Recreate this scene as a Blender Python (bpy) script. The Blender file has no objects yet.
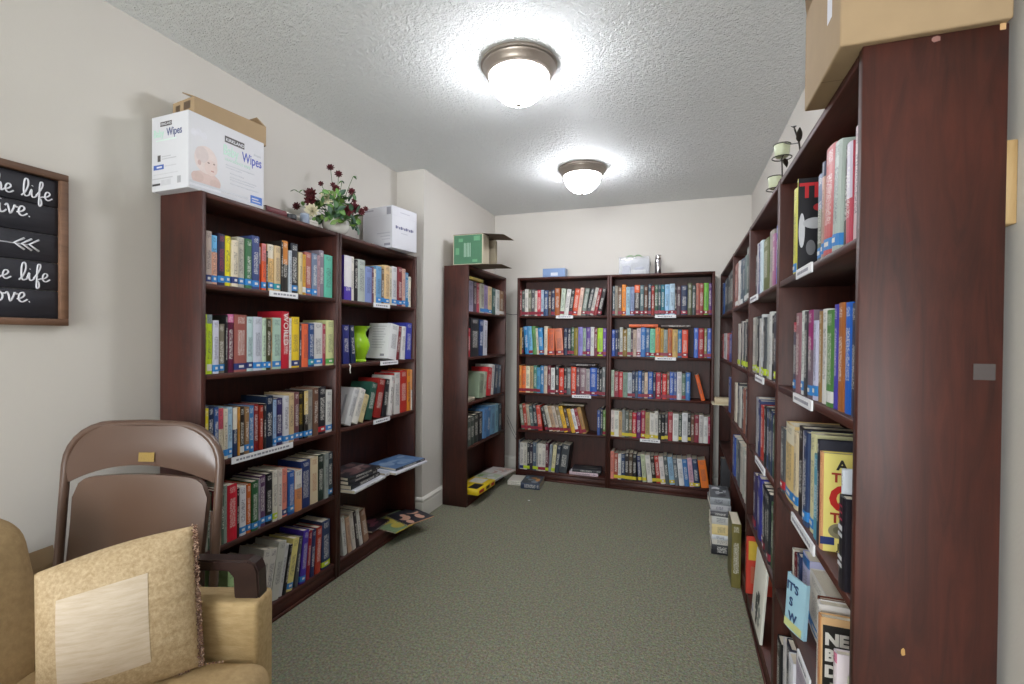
import bpy, bmesh, math, random
from mathutils import Vector, Matrix, Euler

# ------------------------------------------------------------------ camera, world, exposure
SC = bpy.context.scene
COL = SC.collection
F_PX, YAW, PITCH, ROLL, CAM_H = 475.3, 0.3403, 0.0097, 0.0091, 1.2871
cy_, sy_ = math.cos(YAW), math.sin(YAW)
_r = Vector((cy_, sy_, 0)); _f = Vector((-sy_, cy_, 0)); _u = Vector((0, 0, 1))
cp_, sp_ = math.cos(PITCH), math.sin(PITCH)
FW = cp_ * _f - sp_ * _u; _u2 = sp_ * _f + cp_ * _u
cr_, sr_ = math.cos(ROLL), math.sin(ROLL)
RT = cr_ * _r + sr_ * _u2; UP = -sr_ * _r + cr_ * _u2
CAM = Vector((0, 0, CAM_H))
cd = bpy.data.cameras.new('camera'); cam = bpy.data.objects.new('camera', cd); COL.objects.link(cam)
m = Matrix((RT, UP, -FW)).transposed().to_4x4(); m.translation = CAM
cam.matrix_world = m
cd.sensor_width = 36.0; cd.lens = F_PX * 36.0 / 1024.0; cd.clip_start = 0.02
SC.camera = cam

world = bpy.data.worlds.new('world'); SC.world = world; world.use_nodes = True
world.node_tree.nodes['Background'].inputs[0].default_value = (0.93, 0.97, 1.0, 1)
world.node_tree.nodes['Background'].inputs[1].default_value = 18.0
vs = SC.view_settings
vs.view_transform = 'Standard'; vs.look = 'None'; vs.gamma = 1.0; vs.use_curve_mapping = False
vs.exposure = -0.02
LAMP = 62.0           # glow of the ceiling domes
# fill light enters through a window added in the unseen wall behind the camera: a light portal marks it
pl = bpy.data.lights.new('added_window_portal', 'AREA'); pl.shape = 'RECTANGLE'; pl.size = 2.0; pl.size_y = 1.6
pl.cycles.is_portal = True
po = bpy.data.objects.new('added_window_portal', pl); COL.objects.link(po)
po.location = (-0.7, -3.02, 1.45); po.rotation_euler = (math.radians(90), 0, 0)

# ------------------------------------------------------------------ pixels to directions
def ray(px, py): return FW + RT * ((px - 512) / F_PX) - UP * ((py - 342) / F_PX)
def onx(px, py, c): d = ray(px, py); return CAM + d * (c / d.x)
def ony(px, py, c): d = ray(px, py); return CAM + d * (c / d.y)
def onz(px, py, c): d = ray(px, py); return CAM + d * ((c - CAM_H) / d.z)
def onZ(px, py, Z): return CAM + ray(px, py) * Z
def prj(p):
    v = Vector(p) - CAM; z = v.dot(FW)
    return 512 + F_PX * v.dot(RT) / z, 342 - F_PX * v.dot(UP) / z

# ------------------------------------------------------------------ colours and materials
def lin(h):
    h = h.lstrip('#')
    o = []
    for i in (0, 2, 4):
        c = int(h[i:i + 2], 16) / 255.0
        o.append(c / 12.92 if c <= .04045 else ((c + .055) / 1.055) ** 2.4)
    return (o[0], o[1], o[2], 1.0)
def mat_nodes(name):
    mt = bpy.data.materials.new(name); mt.use_nodes = True
    nt = mt.node_tree; b = nt.nodes['Principled BSDF']
    return mt, nt, b
def N(nt, t, **kw):
    n = nt.nodes.new(t)
    for k, v in kw.items(): setattr(n, k, v)
    return n
_MC = {}
def plain(hexc, rough=.5, metal=0.0, name=None, noise=0.06, scale=30.0, spec=.5, bump=0.0, bscale=200.0):
    """plain painted / plastic / cloth surface with slight mottling"""
    key = (hexc, rough, metal, noise, scale, spec, bump, bscale)
    if key in _MC: return _MC[key]
    mt, nt, b = mat_nodes(name or 'surface_' + hexc)
    c = lin(hexc)
    tc = N(nt, 'ShaderNodeTexCoord'); nz = N(nt, 'ShaderNodeTexNoise'); nz.inputs['Scale'].default_value = scale
    nz.inputs['Detail'].default_value = 3
    nt.links.new(tc.outputs['Object'], nz.inputs['Vector'])
    mx = N(nt, 'ShaderNodeMix', data_type='RGBA')
    nt.links.new(nz.outputs['Fac'], mx.inputs['Factor'])
    mx.inputs['A'].default_value = tuple(x * (1 - noise) for x in c[:3]) + (1,)
    mx.inputs['B'].default_value = tuple(min(1, x * (1 + noise)) for x in c[:3]) + (1,)
    nt.links.new(mx.outputs['Result'], b.inputs['Base Color'])
    b.inputs['Roughness'].default_value = rough; b.inputs['Metallic'].default_value = metal
    b.inputs['Specular IOR Level'].default_value = spec
    if bump:
        n2 = N(nt, 'ShaderNodeTexNoise'); n2.inputs['Scale'].default_value = bscale
        nt.links.new(tc.outputs['Object'], n2.inputs['Vector'])
        bp = N(nt, 'ShaderNodeBump'); bp.inputs['Strength'].default_value = bump; bp.inputs['Distance'].default_value = .002
        nt.links.new(n2.outputs['Fac'], bp.inputs['Height']); nt.links.new(bp.outputs['Normal'], b.inputs['Normal'])
    _MC[key] = mt
    return mt

def m_wall():
    mt, nt, b = mat_nodes('painted_wall')
    tc = N(nt, 'ShaderNodeTexCoord'); nz = N(nt, 'ShaderNodeTexNoise'); nz.inputs['Scale'].default_value = 1.3; nz.inputs['Detail'].default_value = 4
    nt.links.new(tc.outputs['Object'], nz.inputs['Vector'])
    rp = N(nt, 'ShaderNodeValToRGB'); rp.color_ramp.elements[0].position = .3; rp.color_ramp.elements[1].position = .7
    rp.color_ramp.elements[0].color = lin('cdc8c0'); rp.color_ramp.elements[1].color = lin('d2cdc6')
    nt.links.new(nz.outputs['Fac'], rp.inputs['Fac']); nt.links.new(rp.outputs['Color'], b.inputs['Base Color'])
    n2 = N(nt, 'ShaderNodeTexNoise'); n2.inputs['Scale'].default_value = 160
    nt.links.new(tc.outputs['Object'], n2.inputs['Vector'])
    bp = N(nt, 'ShaderNodeBump'); bp.inputs['Strength'].default_value = .12; bp.inputs['Distance'].default_value = .002
    nt.links.new(n2.outputs['Fac'], bp.inputs['Height']); nt.links.new(bp.outputs['Normal'], b.inputs['Normal'])
    b.inputs['Roughness'].default_value = .75; b.inputs['Specular IOR Level'].default_value = .3
    return mt
def m_ceiling():
    mt, nt, b = mat_nodes('textured_ceiling')
    tc = N(nt, 'ShaderNodeTexCoord')
    vo = N(nt, 'ShaderNodeTexVoronoi'); vo.inputs['Scale'].default_value = 62; vo.feature = 'SMOOTH_F1'
    nz = N(nt, 'ShaderNodeTexNoise'); nz.inputs['Scale'].default_value = 75; nz.inputs['Detail'].default_value = 3; nz.inputs['Roughness'].default_value = .6
    nt.links.new(tc.outputs['Object'], nz.inputs['Vector'])
    mxv = N(nt, 'ShaderNodeMix', data_type='RGBA'); mxv.inputs['Factor'].default_value = .05
    nt.links.new(tc.outputs['Object'], mxv.inputs['A']); nt.links.new(nz.outputs['Color'], mxv.inputs['B'])
    nt.links.new(mxv.outputs['Result'], vo.inputs['Vector'])
    ad = N(nt, 'ShaderNodeMath', operation='MULTIPLY_ADD'); ad.inputs[1].default_value = .9
    nt.links.new(nz.outputs['Fac'], ad.inputs[0]); nt.links.new(vo.outputs['Distance'], ad.inputs[2])
    bp = N(nt, 'ShaderNodeBump'); bp.inputs['Strength'].default_value = 1.0; bp.inputs['Distance'].default_value = .011
    nt.links.new(ad.outputs[0], bp.inputs['Height']); nt.links.new(bp.outputs['Normal'], b.inputs['Normal'])
    b.inputs['Base Color'].default_value = lin('eef0ef')
    b.inputs['Roughness'].default_value = .6; b.inputs['Specular IOR Level'].default_value = .35
    return mt
def m_carpet():
    mt, nt, b = mat_nodes('loop_carpet')
    tc = N(nt, 'ShaderNodeTexCoord')
    vo = N(nt, 'ShaderNodeTexVoronoi'); vo.inputs['Scale'].default_value = 130; vo.inputs['Randomness'].default_value = .8
    nt.links.new(tc.outputs['Object'], vo.inputs['Vector'])
    nz = N(nt, 'ShaderNodeTexNoise'); nz.inputs['Scale'].default_value = 95; nz.inputs['Detail'].default_value = 4; nz.inputs['Roughness'].default_value = .75
    nt.links.new(tc.outputs['Object'], nz.inputs['Vector'])
    rp = N(nt, 'ShaderNodeValToRGB'); rp.color_ramp.elements[0].position = .3; rp.color_ramp.elements[1].position = .7
    rp.color_ramp.elements[0].color = lin('62624f'); rp.color_ramp.elements[1].color = lin('9e9c84')
    nt.links.new(nz.outputs['Fac'], rp.inputs['Fac'])
    mx = N(nt, 'ShaderNodeMix', data_type='RGBA', blend_type='OVERLAY'); mx.inputs['Factor'].default_value = .14
    nt.links.new(rp.outputs['Color'], mx.inputs['A']); nt.links.new(vo.outputs['Color'], mx.inputs['B'])
    hs = N(nt, 'ShaderNodeHueSaturation'); hs.inputs['Saturation'].default_value = .85
    nt.links.new(mx.outputs['Result'], hs.inputs['Color'])
    nt.links.new(hs.outputs['Color'], b.inputs['Base Color'])
    bp = N(nt, 'ShaderNodeBump'); bp.inputs['Strength'].default_value = .8; bp.inputs['Distance'].default_value = .004
    nt.links.new(vo.outputs['Distance'], bp.inputs['Height']); nt.links.new(bp.outputs['Normal'], b.inputs['Normal'])
    b.inputs['Roughness'].default_value = .95; b.inputs['Specular IOR Level'].default_value = .1
    return mt
def m_wood(name, dark, light, rough=.5, along='Z', worn=None):
    mt, nt, b = mat_nodes(name)
    tc = N(nt, 'ShaderNodeTexCoord'); mp = N(nt, 'ShaderNodeMapping')
    sc = {'Z': (14, 14, 1.6), 'X': (1.6, 14, 14), 'Y': (14, 1.6, 14)}[along]
    mp.inputs['Scale'].default_value = sc
    nt.links.new(tc.outputs['Object'], mp.inputs['Vector'])
    nz = N(nt, 'ShaderNodeTexNoise'); nz.inputs['Scale'].default_value = 2.2; nz.inputs['Detail'].default_value = 8; nz.inputs['Roughness'].default_value = .65
    nz.inputs['Distortion'].default_value = 1.6
    nt.links.new(mp.outputs['Vector'], nz.inputs['Vector'])
    n2 = N(nt, 'ShaderNodeTexNoise'); n2.inputs['Scale'].default_value = 3.2; n2.inputs['Detail'].default_value = 3
    nt.links.new(tc.outputs['Object'], n2.inputs['Vector'])
    ad = N(nt, 'ShaderNodeMath', operation='MULTIPLY_ADD'); ad.inputs[1].default_value = .55
    nt.links.new(nz.outputs['Fac'], ad.inputs[0])
    ml = N(nt, 'ShaderNodeMath', operation='MULTIPLY'); ml.inputs[1].default_value = .45; nt.links.new(n2.outputs['Fac'], ml.inputs[0])
    nt.links.new(ml.outputs[0], ad.inputs[2])
    rp = N(nt, 'ShaderNodeValToRGB'); rp.color_ramp.elements[0].position = .33; rp.color_ramp.elements[1].position = .68
    rp.color_ramp.elements[0].color = lin(dark); rp.color_ramp.elements[1].color = lin(light)
    nt.links.new(ad.outputs[0], rp.inputs['Fac']); nt.links.new(rp.outputs['Color'], b.inputs['Base Color'])
    bp = N(nt, 'ShaderNodeBump'); bp.inputs['Strength'].default_value = .08; bp.inputs['Distance'].default_value = .002
    nt.links.new(nz.outputs['Fac'], bp.inputs['Height']); nt.links.new(bp.outputs['Normal'], b.inputs['Normal'])
    b.inputs['Roughness'].default_value = rough; b.inputs['Specular IOR Level'].default_value = .45
    return mt
def m_book():
    """cover cloth/paper: colour and lettering ink come from the mesh, the print from noise strokes"""
    mt, nt, b = mat_nodes('book_cover')
    a1 = N(nt, 'ShaderNodeAttribute', attribute_name='Col'); a2 = N(nt, 'ShaderNodeAttribute', attribute_name='Ink')
    uv = N(nt, 'ShaderNodeUVMap', uv_map='UVMap')
    oi = N(nt, 'ShaderNodeObjectInfo')
    vm = N(nt, 'ShaderNodeVectorMath', operation='MULTIPLY'); vm.inputs[1].default_value = (230, 430, 1)
    nt.links.new(uv.outputs['UV'], vm.inputs[0])
    ws = N(nt, 'ShaderNodeTexNoise', noise_dimensions='4D'); ws.inputs['Scale'].default_value = 1.0; ws.inputs['Detail'].default_value = 1
    nt.links.new(vm.outputs['Vector'], ws.inputs['Vector'])
    mw = N(nt, 'ShaderNodeMath', operation='MULTIPLY'); mw.inputs[1].default_value = 90; nt.links.new(oi.outputs['Random'], mw.inputs[0])
    nt.links.new(mw.outputs[0], ws.inputs['W'])
    gt = N(nt, 'ShaderNodeMapRange'); gt.inputs['From Min'].default_value = .47; gt.inputs['From Max'].default_value = .54
    nt.links.new(ws.outputs['Fac'], gt.inputs['Value'])
    ml = N(nt, 'ShaderNodeMath', operation='MULTIPLY'); nt.links.new(gt.outputs['Result'], ml.inputs[0]); nt.links.new(a2.outputs['Alpha'], ml.inputs[1])
    mx = N(nt, 'ShaderNodeMix', data_type='RGBA')
    nt.links.new(ml.outputs[0], mx.inputs['Factor']); nt.links.new(a1.outputs['Color'], mx.inputs['A']); nt.links.new(a2.outputs['Color'], mx.inputs['B'])
    nt.links.new(mx.outputs['Result'], b.inputs['Base Color'])
    b.inputs['Roughness'].default_value = .42; b.inputs['Specular IOR Level'].default_value = .4
    return mt
def m_pages():
    mt, nt, b = mat_nodes('paper_block')
    tc = N(nt, 'ShaderNodeTexCoord'); wv = N(nt, 'ShaderNodeTexWave', bands_direction='X'); wv.inputs['Scale'].default_value = 260; wv.inputs['Distortion'].default_value = 1
    nt.links.new(tc.outputs['Object'], wv.inputs['Vector'])
    mx = N(nt, 'ShaderNodeMix', data_type='RGBA'); nt.links.new(wv.outputs['Fac'], mx.inputs['Factor'])
    mx.inputs['A'].default_value = lin('c8bda6'); mx.inputs['B'].default_value = lin('e2dac8')
    nt.links.new(mx.outputs['Result'], b.inputs['Base Color']); b.inputs['Roughness'].default_value = .85
    return mt
def m_emit(hexc, s):
    mt, nt, b = mat_nodes('lit_frosted_glass')
    b.inputs['Base Color'].default_value = (.9, .9, .9, 1)
    b.inputs['Emission Color'].default_value = lin(hexc); b.inputs['Emission Strength'].default_value = s
    b.inputs['Roughness'].default_value = .3
    return mt
def m_glass(hexc, alpha_mix, rough):
    mt, nt, b = mat_nodes('clear_plastic')
    b.inputs['Base Color'].default_value = lin(hexc); b.inputs['Roughness'].default_value = rough
    tr = N(nt, 'ShaderNodeBsdfTransparent'); mx = N(nt, 'ShaderNodeMixShader'); mx.inputs[0].default_value = alpha_mix
    nt.links.new(tr.outputs[0], mx.inputs[1]); nt.links.new(b.outputs[0], mx.inputs[2])
    nt.links.new(mx.outputs[0], nt.nodes['Material Output'].inputs['Surface'])
    return mt
def m_fabric(name, c1, c2, sx, sz, rough=.85, bump=.3, stretch=(1, 1, 1)):
    mt, nt, b = mat_nodes(name)
    tc = N(nt, 'ShaderNodeTexCoord'); mp = N(nt, 'ShaderNodeMapping'); mp.inputs['Scale'].default_value = stretch
    nt.links.new(tc.outputs['Object'], mp.inputs['Vector'])
    nz = N(nt, 'ShaderNodeTexNoise'); nz.inputs['Scale'].default_value = sx; nz.inputs['Detail'].default_value = 5; nz.inputs['Roughness'].default_value = .7
    nt.links.new(mp.outputs['Vector'], nz.inputs['Vector'])
    rp = N(nt, 'ShaderNodeValToRGB'); rp.color_ramp.elements[0].position = .35; rp.color_ramp.elements[1].position = .65
    rp.color_ramp.elements[0].color = lin(c1); rp.color_ramp.elements[1].color = lin(c2)
    nt.links.new(nz.outputs['Fac'], rp.inputs['Fac']); nt.links.new(rp.outputs['Color'], b.inputs['Base Color'])
    n2 = N(nt, 'ShaderNodeTexNoise'); n2.inputs['Scale'].default_value = sz; nt.links.new(mp.outputs['Vector'], n2.inputs['Vector'])
    bp = N(nt, 'ShaderNodeBump'); bp.inputs['Strength'].default_value = bump; bp.inputs['Distance'].default_value = .002
    nt.links.new(n2.outputs['Fac'], bp.inputs['Height']); nt.links.new(bp.outputs['Normal'], b.inputs['Normal'])
    b.inputs['Roughness'].default_value = rough; b.inputs['Specular IOR Level'].default_value = .25
    return mt

M_WALL, M_CEIL, M_CARPET = m_wall(), m_ceiling(), m_carpet()
M_TRIM = plain('e2dfd7', .4, noise=.02)
M_WOODV = m_wood('mahogany_upright', '2a1410', '52271d', along='Z')
M_WOODH = m_wood('mahogany_shelf', '2a1410', '52271d', along='X')
M_BOOK, M_PAGES = m_book(), m_pages()
M_CARD = plain('e4e4e6', .5, noise=.03)

# ------------------------------------------------------------------ mesh helpers
class MB:
    def __init__(s): s.v = []; s.f = []; s.m = []; s.col = []; s.ink = []; s.uv = []
    def face(s, pts, mi=0, col=None, ink=None, uv=None):
        b = len(s.v); s.v += [tuple(p) for p in pts]; s.f.append(tuple(range(b, b + len(pts)))); s.m.append(mi)
        s.col.append(col); s.ink.append(ink); s.uv.append(uv)
    def box(s, x0, x1, y0, y1, z0, z1, mi=0, col=None, skip=''):
        P = [(x0, y0, z0), (x1, y0, z0), (x1, y1, z0), (x0, y1, z0), (x0, y0, z1), (x1, y0, z1), (x1, y1, z1), (x0, y1, z1)]
        Q = {'b': (3, 2, 1, 0), 't': (4, 5, 6, 7), 'f': (0, 1, 5, 4), 'k': (2, 3, 7, 6), 'l': (3, 0, 4, 7), 'r': (1, 2, 6, 5)}
        for k, q in Q.items():
            if k not in skip: s.face([P[i] for i in q], mi, col)
    def add(s, o, M):
        b = len(s.v); s.v += [tuple(M @ Vector(p)) for p in o.v]
        s.f += [tuple(i + b for i in f) for f in o.f]; s.m += o.m; s.col += o.col; s.ink += o.ink; s.uv += o.uv
    def mesh(s, name, mats, smooth=False, weld=False):
        me = bpy.data.meshes.new(name); me.from_pydata(s.v, [], s.f)
        for mt in mats: me.materials.append(mt)
        if len(mats) > 1: me.polygons.foreach_set('material_index', s.m)
        if any(c is not None for c in s.col):
            me.uv_layers.new(name='UVMap'); me.color_attributes.new('Col', 'FLOAT_COLOR', 'CORNER'); me.color_attributes.new('Ink', 'FLOAT_COLOR', 'CORNER')
            uvl = me.uv_layers['UVMap']; ca = me.color_attributes['Col']; ia = me.color_attributes['Ink']
            k = 0; cc = []; ii = []; uu = []
            for f, c, i, u in zip(s.f, s.col, s.ink, s.uv):
                for j in range(len(f)):
                    cc += c or (.5, .5, .5, 1); ii += i or (0, 0, 0, 0); uu += u[j] if u else (0, 0)
            ca.data.foreach_set('color', cc); ia.data.foreach_set('color', ii); uvl.data.foreach_set('uv', uu)
        if weld or smooth:
            bm = bmesh.new(); bm.from_mesh(me)
            if weld: bmesh.ops.remove_doubles(bm, verts=bm.verts, dist=1e-5)
            if smooth:
                for f in bm.faces: f.smooth = True
            bm.to_mesh(me); bm.free()
        me.update(); return me

def link(name, data, parent=None, loc=(0, 0, 0), rot=(0, 0, 0)):
    o = bpy.data.objects.new(name, data); COL.objects.link(o)
    o.location = loc; o.rotation_euler = rot
    if parent: o.parent = parent
    return o
def tag(o, label, cat, group=None):
    o['label'] = label; o['category'] = cat
    if group: o['group'] = group
    return o
def thing(name, label, cat, loc=(0, 0, 0), rot=(0, 0, 0), group=None):
    return tag(link(name, None, None, loc, rot), label, cat, group)
def struct(o): o['kind'] = 'structure'; return o
def bbox(name, x0, x1, y0, y1, z0, z1, mt, parent=None, bev=0.0, seg=2, loc=(0, 0, 0), rot=(0, 0, 0)):
    """bevelled box as one mesh object"""
    bm = bmesh.new(); bmesh.ops.create_cube(bm, size=1)
    for v in bm.verts:
        v.co = ((x0 + x1) / 2 + v.co.x * (x1 - x0), (y0 + y1) / 2 + v.co.y * (y1 - y0), (z0 + z1) / 2 + v.co.z * (z1 - z0))
    if bev: bmesh.ops.bevel(bm, geom=bm.edges[:], offset=bev, segments=seg, affect='EDGES', profile=.6)
    me = bpy.data.meshes.new(name); bm.to_mesh(me); bm.free()
    if bev:
        for p in me.polygons: p.use_smooth = True
        me.set_sharp_from_angle(angle=math.radians(50)) if hasattr(me, 'set_sharp_from_angle') else None
    me.materials.append(mt)
    return link(name, me, parent, loc, rot)
def lathe(name, prof, mt, parent=None, loc=(0, 0, 0), seg=40, rot=(0, 0, 0)):
    v = []; f = []
    n = len(prof)
    for i in range(seg):
        a = 2 * math.pi * i / seg
        for (r, z) in prof: v.append((r * math.cos(a), r * math.sin(a), z))
    for i in range(seg):
        j = (i + 1) % seg
        for k in range(n - 1): f.append((i * n + k, j * n + k, j * n + k + 1, i * n + k + 1))
    me = bpy.data.meshes.new(name); me.from_pydata(v, [], f)
    bm = bmesh.new(); bm.from_mesh(me); bmesh.ops.remove_doubles(bm, verts=bm.verts, dist=1e-6)
    bmesh.ops.recalc_face_normals(bm, faces=bm.faces)
    for q in bm.faces: q.smooth = True
    bm.to_mesh(me); bm.free(); me.materials.append(mt)
    me.set_sharp_from_angle(angle=math.radians(45))
    return link(name, me, parent, loc, rot)
def tube(name, pts, rad, mt, parent=None, seg=8, closed=False, loc=(0, 0, 0), rot=(0, 0, 0), smooth_n=0, flat=None):
    """tube swept along points; rad may be a list"""
    pts = [Vector(p) for p in pts]
    if smooth_n:
        q = []
        n = len(pts)
        rng = range(n if closed else n - 1)
        for i in rng:
            p0 = pts[(i - 1) % n] if (closed or i > 0) else pts[i]; p1 = pts[i]; p2 = pts[(i + 1) % n]
            p3 = pts[(i + 2) % n] if (closed or i + 2 < n) else p2
            for k in range(smooth_n):
                t = k / smooth_n
                q.append(.5 * ((2 * p1) + (p2 - p0) * t + (2 * p0 - 5 * p1 + 4 * p2 - p3) * t * t + (3 * p1 - p0 - 3 * p2 + p3) * t ** 3))
        if not closed: q.append(pts[-1])
        if isinstance(rad, (list, tuple)):
            rr = []
            for i in rng:
                for k in range(smooth_n): rr.append(rad[i] + (rad[(i + 1) % n] - rad[i]) * k / smooth_n)
            if not closed: rr.append(rad[-1])
            rad = rr
        pts = q
    n = len(pts); v = []; f = []
    up = Vector((0, 0, 1)); prev = None
    for i in range(n):
        a = pts[i - 1] if (i > 0 or closed) else pts[i]; b = pts[(i + 1) % n] if (i < n - 1 or closed) else pts[i]
        t = (b - a).normalized()
        if prev is None:
            x = t.cross(up if abs(t.z) < .9 else Vector((1, 0, 0))).normalized()
        else:
            x = (prev - t * prev.dot(t)); x = x.normalized() if x.length > 1e-6 else t.orthogonal().normalized()
        prev = x; y = t.cross(x)
        r = rad[i] if isinstance(rad, (list, tuple)) else rad
        for k in range(seg):
            an = 2 * math.pi * k / seg
            v.append(tuple(pts[i] + x * (r * math.cos(an)) + y * (r * math.sin(an) * (flat or 1))))
    for i in range(n if closed else n - 1):
        j = (i + 1) % n
        for k in range(seg):
            l = (k + 1) % seg; f.append((i * seg + k, i * seg + l, j * seg + l, j * seg + k))
    if not closed: f.append(tuple(range(seg))[::-1]); f.append(tuple((n - 1) * seg + k for k in range(seg)))
    me = bpy.data.meshes.new(name); me.from_pydata(v, [], f)
    bm = bmesh.new(); bm.from_mesh(me); bmesh.ops.recalc_face_normals(bm, faces=bm.faces)
    for q in bm.faces: q.smooth = len(q.verts) == 4
    bm.to_mesh(me); bm.free(); me.materials.append(mt)
    return link(name, me, parent, loc, rot)
def quad_print(name, x0, x1, z0, z1, y, mt, parent, t=.0006):
    """flat printed patch standing proud of a face that looks along -y"""
    mb = MB(); mb.box(x0, x1, y - t, y, z0, z1, skip='k')
    return link(name, mb.mesh(name, [mt]), parent)
_TXT = []
def text(name, s, size, mt, parent, M, align='LEFT', ext=.0003, shear=0.0, bold=0.0, spacing=1.0):
    cu = bpy.data.curves.new(name, 'FONT'); cu.body = s; cu.size = size; cu.align_x = align; cu.extrude = ext; cu.shear = shear
    cu.offset = bold; cu.space_character = spacing; cu.resolution_u = 3
    o = bpy.data.objects.new(name, cu); COL.objects.link(o)
    dg = bpy.context.evaluated_depsgraph_get()
    me = bpy.data.meshes.new_from_object(o.evaluated_get(dg)); me.name = name
    bpy.data.objects.remove(o); bpy.data.curves.remove(cu)
    me.transform(M); me.materials.clear(); me.materials.append(mt)
    return link(name, me, parent)
def face_M(x, y, z):      # text plane on a face looking along -y: x right, z up
    return Matrix(((1, 0, 0, x), (0, 0, -1, y), (0, 1, 0, z), (0, 0, 0, 1)))

# ------------------------------------------------------------------ the room
XLW, XJ, YJ, YW, XRW, HC, YR = -1.949, -1.724, 2.973, 4.335, .538, 2.474, -3.0
T_ = .1
def slab(name, x0, x1, y0, y1, z0, z1, mt):
    mb = MB(); mb.box(x0, x1, y0, y1, z0, z1); return struct(link(name, mb.mesh(name, [mt])))
slab('floor', XLW - T_, XRW + T_, YR - T_, YW + T_, -.1, 0, M_CARPET)
slab('ceiling', XLW - T_, XRW + T_, YR - T_, YW + T_, HC, HC + .1, M_CEIL)
slab('wall_left', XLW - T_, XLW, YR, YW + T_, 0, HC, M_WALL)
slab('wall_left_jog', XLW, XJ, YJ, YW, 0, HC, M_WALL)
slab('wall_back', XLW, XRW, YW, YW + T_, 0, HC, M_WALL)
slab('wall_right', XRW, XRW + T_, YR, YW + T_, 0, HC, M_WALL)
# wall behind the camera; its window is added to let fill light in
WX0, WX1, WZ0, WZ1 = -1.7, .3, .65, 2.25
wr = slab('wall_rear', XLW, XRW, YR - T_, YR, 0, WZ0, M_WALL)
for nm, q in (('wall_rear_upper', (XLW, XRW, WZ1, HC)), ('wall_rear_side', (XLW, WX0, WZ0, WZ1)), ('wall_rear_side', (WX1, XRW, WZ0, WZ1))):
    slab(nm, q[0], q[1], YR - T_, YR, q[2], q[3], M_WALL)
w1 = struct(link('added_window_1', None, None, (0, 0, 0)))  # made-up window, out of view, added for the fill light
for (x0, x1, z0, z1) in ((WX0, WX1, WZ0, WZ0 + .05), (WX0, WX1, WZ1 - .05, WZ1), (WX0, WX0 + .05, WZ0 + .05, WZ1 - .05), (WX1 - .05, WX1, WZ0 + .05, WZ1 - .05), (-.72, -.68, WZ0 + .05, WZ1 - .05)):
    bbox('added_window_frame', x0, x1, YR - .08, YR - .03, z0, z1, M_TRIM, w1)
def baseboard(name, prof_len_pts):
    """moulded board swept along floor line: list of (x,y) with outward normals on the right of travel"""
    prof = [(0, 0), (.016, 0), (.016, .098), (.012, .106), (.012, .112), (.018, .116), (.018, .124), (.008, .136), (0, .14)]
    pts = prof_len_pts; n = len(pts); v = []; f = []
    for i, p in enumerate(pts):
        p = Vector(p)
        d0 = (p - Vector(pts[i - 1])).normalized() if i else None
        d1 = (Vector(pts[i + 1]) - p).normalized() if i < n - 1 else None
        n0 = Vector((d0.y, -d0.x)) if d0 else None; n1 = Vector((d1.y, -d1.x)) if d1 else None
        if n0 and n1: nn = (n0 + n1); nn = nn / max(.2, nn.dot(n0))
        else: nn = n0 or n1
        for (a, z) in prof: v.append((p.x + nn.x * a, p.y + nn.y * a, z))
    k = len(prof)
    for i in range(n - 1):
        for j in range(k - 1): f.append((i * k + j, (i + 1) * k + j, (i + 1) * k + j + 1, i * k + j + 1))
    me = bpy.data.meshes.new(name); me.from_pydata(v, [], f); me.materials.append(M_TRIM)
    return struct(link(name, me))
baseboard('baseboard_left', [(XLW, YR), (XLW, YJ), (XJ, YJ), (XJ, YW), (XRW, YW)])
baseboard('baseboard_right', [(XRW, YW), (XRW, YR)])

# ------------------------------------------------------------------ ceiling lamps
M_DOME = m_emit('f6f8ff', LAMP)
M_NICKEL = plain('a59a90', .38, .75, noise=.05)
def ceiling_lamp(x, y, label):
    t = thing('ceiling_lamp', label, 'ceiling lamp', (x, y, HC), group='flush ceiling lamps')
    lathe('base_ring', [(0, 0), (.163, 0), (.167, -.006), (.166, -.014), (.158, -.018), (.156, -.026), (.150, -.030), (.147, -.044), (.140, -.054), (.131, -.058), (.128, -.056), (.128, -.03), (0, -.03)], M_NICKEL, t, seg=64)
    dome = [(.124, -.045)] + [(.127 * math.cos(a), -.054 - .118 * math.sin(a)) for a in [math.pi / 2 * i / 14 for i in range(15)]]
    lathe('glass_dome', dome, M_DOME, t, seg=56)
    lathe('finial', [(0, -.173), (.011, -.173), (.012, -.177), (.007, -.182), (0, -.184)], M_NICKEL, t, seg=20)
    return t
ceiling_lamp(-.675, 1.965, 'larger nearer flush ceiling lamp with a glowing white dome and nickel ring')
ceiling_lamp(-.66, 3.31, 'smaller farther flush ceiling lamp with a glowing white dome near back wall')

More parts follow.
